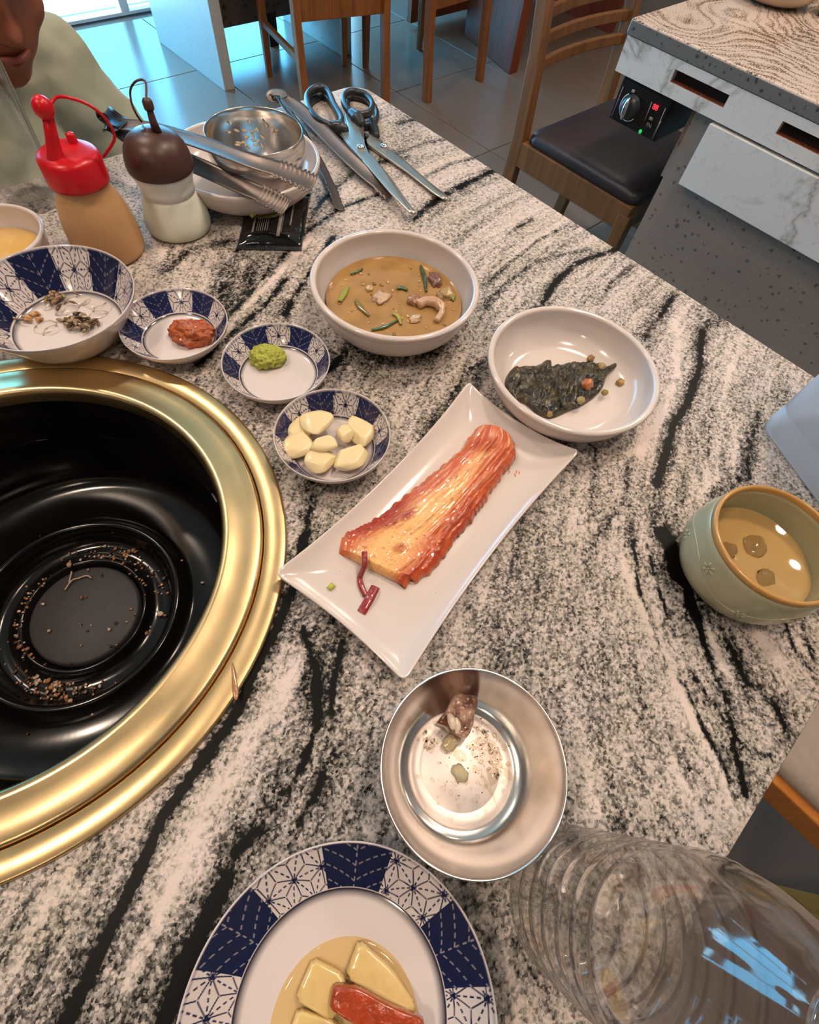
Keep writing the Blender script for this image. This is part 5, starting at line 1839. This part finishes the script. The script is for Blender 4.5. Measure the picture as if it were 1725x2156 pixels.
# grill control box under the fascia
cb = thing('grill_control', 'black grill control box with chrome dial under the marble fascia', 'control box', (FX + .02, .575, .63))
mk('box_body', box((FX + .082, .575, .6285), (.155, .124, .076)), M['black'], cb, world=True, smooth=False, bevel=.002)
mk('face_plate', box((FX + .0035, .575, .6270), (.003, .122, .070)), M['black'], cb, world=True, smooth=False, bevel=.001)


def face(px, py):
    return atp(px, py, 0, FX)


for a, b, w_ in (((1313, 182), (1288, 246), .0012), ((1373, 215), (1358, 254), .0016), ((1402, 228), (1373, 294), .0014), ((1392, 255), (1376, 288), .0016)):
    p, q = face(*a), face(*b)
    mk('printed_line', tube([p + [-.0002, 0, 0], q + [-.0002, 0, 0]], w_ * .6, 6), M['print'], cb, world=True)
kc_ = face(1327, 226)
dl_ = thing_ = None
V, F = lathe([(0, .016), (.010, .016), (.017, .014), (.0195, .010), (.0205, .004), (.0225, .002), (.0225, 0), (0, 0)], 48)
V = rot(V, 0, -PI / 2, 0)
kb_ = mk('dial', (V, F), M['darkgrey'], cb, loc=tuple(np.array(kc_) - np.array(cb.location) + [.002, 0, 0]))
V, F = blob((0, 0, 0), (.012, .0065, .021), 0, 1, 0, 3)
mk('dial_grip', (V + [-.016, .001, 0], F), M['chrome'], kb_)
th = np.linspace(.6, PI + .9, 24)
mk('dial_scale', tube([(-.0035, .0235 * math.sin(a), .0235 * math.cos(a)) for a in th], .0009, 6), M['whiteplastic'], kb_)
g_ = face(1349, 277)
mk('green_lamp', blob((0, 0, 0), (.003, .0036, .0042), 0, 1, 0, 3), M['ledgreen'], cb, loc=tuple(np.array(g_) - np.array(cb.location) + [-.001, 0, 0]))
mk('switch', box((0, 0, 0), (.003, .008, .005)), M['print'], cb, loc=tuple(np.array(face(1371, 250)) - np.array(cb.location)), bevel=.0006)
mk('switch', box((0, 0, 0), (.003, .007, .005)), M['print'], cb, loc=tuple(np.array(face(1334, 192)) - np.array(cb.location)), bevel=.0006)


def text(s, size, m, parent, p, name):
    cu = bpy.data.curves.new(name, 'FONT')
    cu.body = s
    cu.size = size
    cu.extrude = .0003
    cu.align_x = 'CENTER'
    cu.align_y = 'CENTER'
    o = bpy.data.objects.new('tmp', cu)
    COL.objects.link(o)
    bpy.context.view_layer.update()
    me = bpy.data.meshes.new_from_object(o)
    bpy.data.objects.remove(o)
    me.name = name
    me.materials.clear()
    me.materials.append(m)
    q = bpy.data.objects.new(name, me)
    COL.objects.link(q)
    q.parent = parent
    # stands on the face looking towards -x
    q.rotation_euler = Matrix([[0, 0, -1], [-1, 0, 0], [0, 1, 0]]).to_euler()
    q.location = np.array(p) - woff(parent)
    return q


text('88', .013, M['ledred'], cb, face(1381, 226) + [-.0014, 0, 0], 'lit_digits')
text('FN', .010, M['print'], cb, face(1367, 264) + [-.0014, 0, 0], 'key_letters')

cr_ = mat('cream_ceramic', 'cbb79c', .25, coat=.3)
t = thing('serving_bowl', 'cream bowl standing on the far swirled granite table', 'bowl', (1.655, .572, TZ))
mk('bowl_body', lathe(bowl_profile(.095, .05, .05, .005, .006, .5, .5), 80), cr_, t)
t = thing('small_dish', 'small white dish at the right picture edge on the swirled granite table', 'dish', (1.70, .44, TZ))
mk('dish_body', lathe(bowl_profile(.045, .02, .025, .004, .005, .5, .5), 64), M['porcelain'], t)


# ------------------------------------------------------------------ chairs
def make_chair(label, loc, rz, group=None, W_=.42, D_=.40, wd='wood_dark', st=(-1, 1), deep=0):
    """back at +y, seat towards -y; origin on the floor under the seat centre"""
    t = thing('dining_chair', label, 'chair', loc, rz, group)
    m = M[wd]
    hw, hd = W_ / 2, D_ / 2
    for s in (-1, 1):
        # back post, raked above the seat
        prof = [(hd + .035, 0), (hd + .010, .25), (hd, .43), (hd + .012, .60), (hd + .040, .78), (hd + .072, .93)]
        V, F = [], []
        for y, z in prof:
            k = .019 if z < .5 else .017
            for dx, dy in ((-.015, -k), (.015, -k), (.015, k), (-.015, k)):
                V.append((s * (hw - .015) + dx, y + dy, z))
        for i in range(len(prof) - 1):
            for j in range(4):
                F.append((i * 4 + j, i * 4 + (j + 1) % 4, i * 4 + 4 + (j + 1) % 4, i * 4 + 4 + j))
        F += [(3, 2, 1, 0), tuple(len(V) - 4 + j for j in range(4))]
        mk('back_post', (V, F), m, t, smooth=False, bevel=.003)
        b = [(s * (hw - .016) + dx, -hd + .02 + dy, 0) for dx, dy in ((-.012, -.012), (.012, -.012), (.012, .012), (-.012, .012))]
        u = [(s * (hw - .018) + dx, -hd + .02 + dy, .40) for dx, dy in ((-.018, -.018), (.018, -.018), (.018, .018), (-.018, .018))]
        mk('leg', hexa(b, u), m, t, smooth=False, bevel=.003)
        mk('side_rail', box((s * (hw - .013), 0, .392), (.024, D_ - .02, .062)), m, t, smooth=False, bevel=.003)
        if s in st:
            mk('stretcher', box((s * (hw - .016), .01, .19), (.018, D_ - .03, .026)), m, t, smooth=False, bevel=.003)
    mk('front_rail', box((0, -hd + .018, .392), (W_ - .05, .022, .062)), m, t, smooth=False, bevel=.003)
    mk('rear_rail', box((0, hd - .004, .392 - deep / 2), (W_ - .05, .022, .062 + deep)), m, t, smooth=False, bevel=.003)
    for z in (.575, .622, .669, .716, .763):
        yb = hd + .012 + (z - .6) * .155
        P = [(x, yb + .022 * (1 - (x / (hw - .02)) ** 2), z) for x in np.linspace(-hw + .025, hw - .025, 15)]
        V = []
        for x, y, zz in P:
            V += [(x, y - .007, zz - .011), (x, y + .007, zz - .011), (x, y + .008, zz + .011), (x, y - .006, zz + .011)]
        F = [(i * 4 + j, i * 4 + (j + 1) % 4, i * 4 + 4 + (j + 1) % 4, i * 4 + 4 + j) for i in range(14) for j in range(4)] + [(3, 2, 1, 0), (56, 57, 58, 59)]
        mk('back_slat', (V, F), m, t, smooth=False, bevel=.002)
    P = [(x, hd + .058 + .024 * (1 - (x / hw) ** 2), .88) for x in np.linspace(-hw + .01, hw - .01, 15)]
    V = []
    for x, y, zz in P:
        V += [(x, y - .010, zz - .04), (x, y + .010, zz - .04), (x, y + .016, zz + .045), (x, y - .004, zz + .045)]
    F = [(i * 4 + j, i * 4 + (j + 1) % 4, i * 4 + 4 + (j + 1) % 4, i * 4 + 4 + j) for i in range(14) for j in range(4)] + [(3, 2, 1, 0), (56, 57, 58, 59)]
    mk('top_rail', (V, F), m, t, smooth=False, bevel=.003)
    P = rsq(W_ - .012, D_ - .030, .03)
    P[:, 1] -= .008
    mk('seat_cushion', slab(P, .420, .452, .010, 8), M['leather'], t)
    return t


ch = make_chair('brown ladder back chair with black seat beside the marble fronted table', (1.522, .712, .0), 0)
dup(ch, (.085, .985, 0), 0, 'brown chair the person in the sage shirt sits on')
cA = make_chair('orange wood chair with one pale lit leg nearest the steel rice bowl', (1.685, 2.305, 0), PI - D0(12), wd='wood', st=(1,), deep=.06)
make_chair('orange wood chair standing right of the one with the pale leg', (2.20, 2.21, 0), PI + D0(4), wd='wood', st=(), deep=.06)

# stone panelled table at the back, wood panelled table right of it
t = thing('dining_table', 'table on pale blue lit stone slab ends at the back left', 'table', (1.75, 2.78, 0))
for n_, b_, m_ in (('end_slab', box((1.305, 2.78, .35), (.05, .57, .70)), M['panel_stone']), ('end_slab', box((2.00, 2.78, .35), (.06, .50, .70)), M['panel_stone']),
                   ('modesty_panel', box((1.65, 2.80, .40), (.64, .03, .60)), M['apron_stone']), ('leg', box((1.74, 2.80, .06), (.05, .05, .12)), M['black']), ('granite_top', box((1.65, 2.78, .725), (.86, .72, .05)), M['swirl'])):
    mk(n_, b_, m_, t, world=True, smooth=False, bevel=.002)
t = thing('dining_table', 'reddish wood panelled table behind the orange chairs', 'table', (3.1, 2.5, 0))
mk('end_panel', hexa([(2.60, 1.955, 0), (2.665, 1.955, 0), (2.80, 2.42, 0), (2.735, 2.42, 0)], [(2.60, 1.955, .7), (2.665, 1.955, .7), (2.80, 2.42, .7), (2.735, 2.42, .7)]), M['wood_red'], t, world=True, smooth=False, bevel=.003)
mk('end_panel', box((3.6, 2.3, .35), (.05, .55, .70)), M['wood_red'], t, world=True, smooth=False)
mk('table_top', box((3.1, 2.25, .72), (1.2, .80, .04)), M['wood_red'], t, world=True, smooth=False)
mk('back_board', box((2.95, 2.62, .36), (.9, .03, .66)), M['wood_red'], t, world=True, smooth=False)

# bench seat at the lower right
bx, by = .383, -.205
t = thing('bench', 'wooden bench with beige grey seat pad beside the near table corner', 'bench', (bx + .25, by - .25, 0))
mk('seat_pad', slab(rsq(.50, .46, .012) + [bx + .262, by - .235], .425, .450, .001, 4), M['beige_vinyl'], t, world=True)
mk('seat_frame', box((bx + .262, by - .235, .405), (.526, .486, .050)), M['wood_orange'], t, world=True, smooth=False, bevel=.003)
for sx in (.03, .49):
    for sy in (-.03, -.44):
        mk('leg', box((bx + sx, by + sy + .02, .19), (.045, .045, .38)), M['wood_orange'], t, world=True, smooth=False, bevel=.003)

# ------------------------------------------------------------------ the person
PX, PY = .062, .880


def capsule(a, b, ra, rb, n=14):
    a, b = np.array(a, float), np.array(b, float)
    k = np.linspace(0, 1, 9)
    P = a + (b - a) * k[:, None]
    return [join(tube(P, ra + (rb - ra) * k, n), blob(a, ra, 0, 1, 0, 2), blob(b, rb, 0, 1, 0, 2))]


def fuse(name, parts, m, parent, voxel, smooth=6, it=.5):
    o = mk(name, join(*parts), m, parent, world=True)
    r = o.modifiers.new('remesh', 'REMESH')
    r.mode = 'VOXEL'
    r.voxel_size = voxel
    r.use_smooth_shade = True
    s = o.modifiers.new('smooth', 'SMOOTH')
    s.factor = it
    s.iterations = smooth
    return o


per = thing('person', 'person in a pale sage shirt leaning over the far side of the table', 'person', (PX, PY, 0))
HC_ = np.array([.147, .786, .908])      # head centre, bent forward and turned down a little
hr = np.array([.067, .080, .088])
fwd = np.array([.10, -.93, -.36])
fwd /= np.linalg.norm(fwd)
rgt = np.cross(fwd, [0, 0, 1.0])
rgt /= np.linalg.norm(rgt)
upv = np.cross(rgt, fwd)
Rh = np.stack([rgt, fwd, upv], 1)


def hp(x, y, z):
    return HC_ + Rh @ np.array([x, y, z])


def hblob(c, r, **k):
    V, F = blob((0, 0, 0), r, 0, 1, 0, k.get('sub', 4))
    return (V @ Rh.T + hp(*c), F)


sh_l, sh_r = np.array([.216, .878, .778]), np.array([-.095, .880, .765])
el_l, el_r = np.array([.300, .850, .560]), np.array([-.19, .85, .56])
wr_l, wr_r = np.array([.255, .735, .500]), np.array([-.09, .735, .50])
hip = np.array([PX, .955, .500])
body = [hblob((0, -.008, .012), (.068, .082, .080)), hblob((0, .028, -.035), (.048, .045, .046)), hblob((0, .040, -.070), (.026, .026, .020)),
        hblob((.036, .034, -.022), (.024, .026, .024)), hblob((-.036, .034, -.022), (.024, .026, .024)),
        hblob((0, .080, -.014), (.011, .015, .011), sub=3), hblob((0, .076, .004), (.008, .010, .022), sub=3), hblob((.010, .073, -.018), (.007, .008, .006), sub=3), hblob((-.010, .073, -.018), (.007, .008, .006), sub=3),
        hblob((.069, -.006, .0), (.008, .016, .024), sub=3), hblob((-.069, -.006, .0), (.008, .016, .024), sub=3),
        hblob((0, .070, .030), (.046, .014, .010), sub=3)]
body += capsule(hp(0, -.030, -.035), (PX + .01, .915, .775), .040, .044)
body += [blob((PX, .885, .65), (.115, .080, .135), 0, 1, 0, 4), blob((PX, .935, .52), (.115, .085, .085), 0, 1, 0, 4)]
for s_, e_, w_ in ((sh_l, el_l, wr_l), (sh_r, el_r, wr_r)):
    body += capsule((PX, .885, .762), s_, .050, .042) + capsule(s_, e_, .038, .030) + capsule(e_, w_, .029, .020)
    dirp = np.array([PX, .66, .485]) - w_
    dirp /= np.linalg.norm(dirp)
    side = np.cross(dirp, [0, 0, 1.0])
    side /= np.linalg.norm(side)
    palm = w_ + dirp * .042
    V, F = blob((0, 0, 0), (.030, .038, .013), 0, 1, 0, 3)
    R3 = np.stack([side, dirp, np.array([0, 0, 1.0])], 1)
    body.append((V @ R3.T + palm, F))
    for k, (o_, L_) in enumerate(((-.023, .045), (-.008, .052), (.008, .049), (.022, .040))):
        b0 = palm + dirp * .028 + side * o_
        b1 = b0 + dirp * L_ * .5 + np.array([0, 0, -.004])
        b2 = b1 + dirp * L_ * .35 + np.array([0, 0, -.014])
        body += capsule(b0, b1, .0075, .007, 8) + capsule(b1, b2, .007, .006, 8)
    sg = -1 if w_[0] > PX else 1
    b0 = w_ + dirp * .022 + side * .024 * sg * -1
    b1 = b0 + dirp * .020 + side * .018 * sg * -1
    body += capsule(b0, b1, .010, .008, 8) + capsule(b1, b1 + dirp * .022, .008, .0065, 8)
hips = []
for s in (-1, 1):
    h0, k0, a0 = np.array([PX + s * .065, .955, .500]), np.array([PX + s * .085, .66, .505]), np.array([PX + s * .085, .64, .075])
    body += capsule(h0, k0, .062, .046) + capsule(k0, a0, .044, .028) + capsule(a0 + [0, 0, -.02], a0 + [0, -.12, -.045], .028, .022)
    hips.append((h0, k0, a0))
bd = fuse('body', body, M['skin'], per, .0050, 8)
# clothes
sv = []
sv += [blob((PX, .870, .640), (.150, .112, .180), 0, 1, 0, 4), blob((PX, .92, .53), (.145, .120, .105), 0, 1, 0, 4), blob((PX + .0, .880, .738), (.125, .080, .065), 0, 1, 0, 4)]
for s_, e_, w_ in ((sh_l, el_l, wr_l), (sh_r, el_r, wr_r)):
    sv += capsule((PX, .885, .762), s_, .062, .054) + capsule(s_, s_ * .5 + e_ * .5, .057, .056) + capsule(s_ * .5 + e_ * .5, e_, .056, .050) + capsule(e_, e_ * .3 + w_ * .7, .048, .036)
sv += capsule((PX + .02, .855, .790), (PX + .008, .885, .770), .052, .064)
so_ = fuse('shirt', sv, M['shirt'], per, .006, 5)
tx = bpy.data.textures.new('folds', 'CLOUDS')
tx.noise_scale = .075
tx.noise_depth = 2
dm = so_.modifiers.new('folds', 'DISPLACE')
dm.texture = tx
dm.texture_coords = 'GLOBAL'
dm.strength = .030
dm.mid_level = .5
tr_ = []
for h0, k0, a0 in hips:
    tr_ += capsule(h0, k0, .072, .056) + capsule(k0, a0 + [0, 0, .01], .055, .044)
tr_ += [blob((PX, .955, .515), (.135, .095, .080), 0, 1, 0, 4)]
fuse('trousers', tr_, M['trousers'], per, .007, 5)
for s in (-1, 1):
    a0 = np.array([PX + s * .085, .64, .03])
    fuse('shoe', capsule(a0 + [0, .01, 0], a0 + [0, -.13, -.002], .036, .030) + [blob(a0 + [0, -.10, -.004], (.036, .06, .026), 0, 1, 0, 3)], M['black'], per, .006, 4)
    mk('eye', blob(hp(s * .027, .068, .014), (.011, .009, .008), 0, 1, 0, 3), M['eyewhite'], per, world=True)
    mk('iris', blob(hp(s * .027, .0755, .013), (.0045, .0025, .0045), 0, 1, 0, 2), M['iris'], per, world=True)
    mk('eyebrow', tube([hp(s * .014, .077, .031), hp(s * .027, .077, .035), hp(s * .042, .066, .031)], [.0016, .003, .001], 8), M['hair'], per, world=True)
mk('lips', join(tube([hp(-.020, .066, -.042), hp(-.008, .076, -.040), hp(0, .077, -.041), hp(.008, .076, -.040), hp(.020, .066, -.042)], [.001, .0035, .003, .0035, .001], 8),
                tube([hp(-.019, .066, -.043), hp(0, .077, -.047), hp(.019, .066, -.043)], [.001, .0042, .001], 8)), M['lips'], per, world=True)
V, F = blob((0, 0, 0), (.075, .088, .086), .05, 3, 3, 5)
keep = np.array([(v[1] < .040 + .02 * (v[2] > .05)) and (v[2] > -.03 - .45 * max(0, -v[1] - .02)) or v[2] > .058 for v in V[F].mean(1)])
mk('hair', (V @ Rh.T + hp(0, -.010, .018), F[keep]), M['hair'], per, world=True, solid=.006)
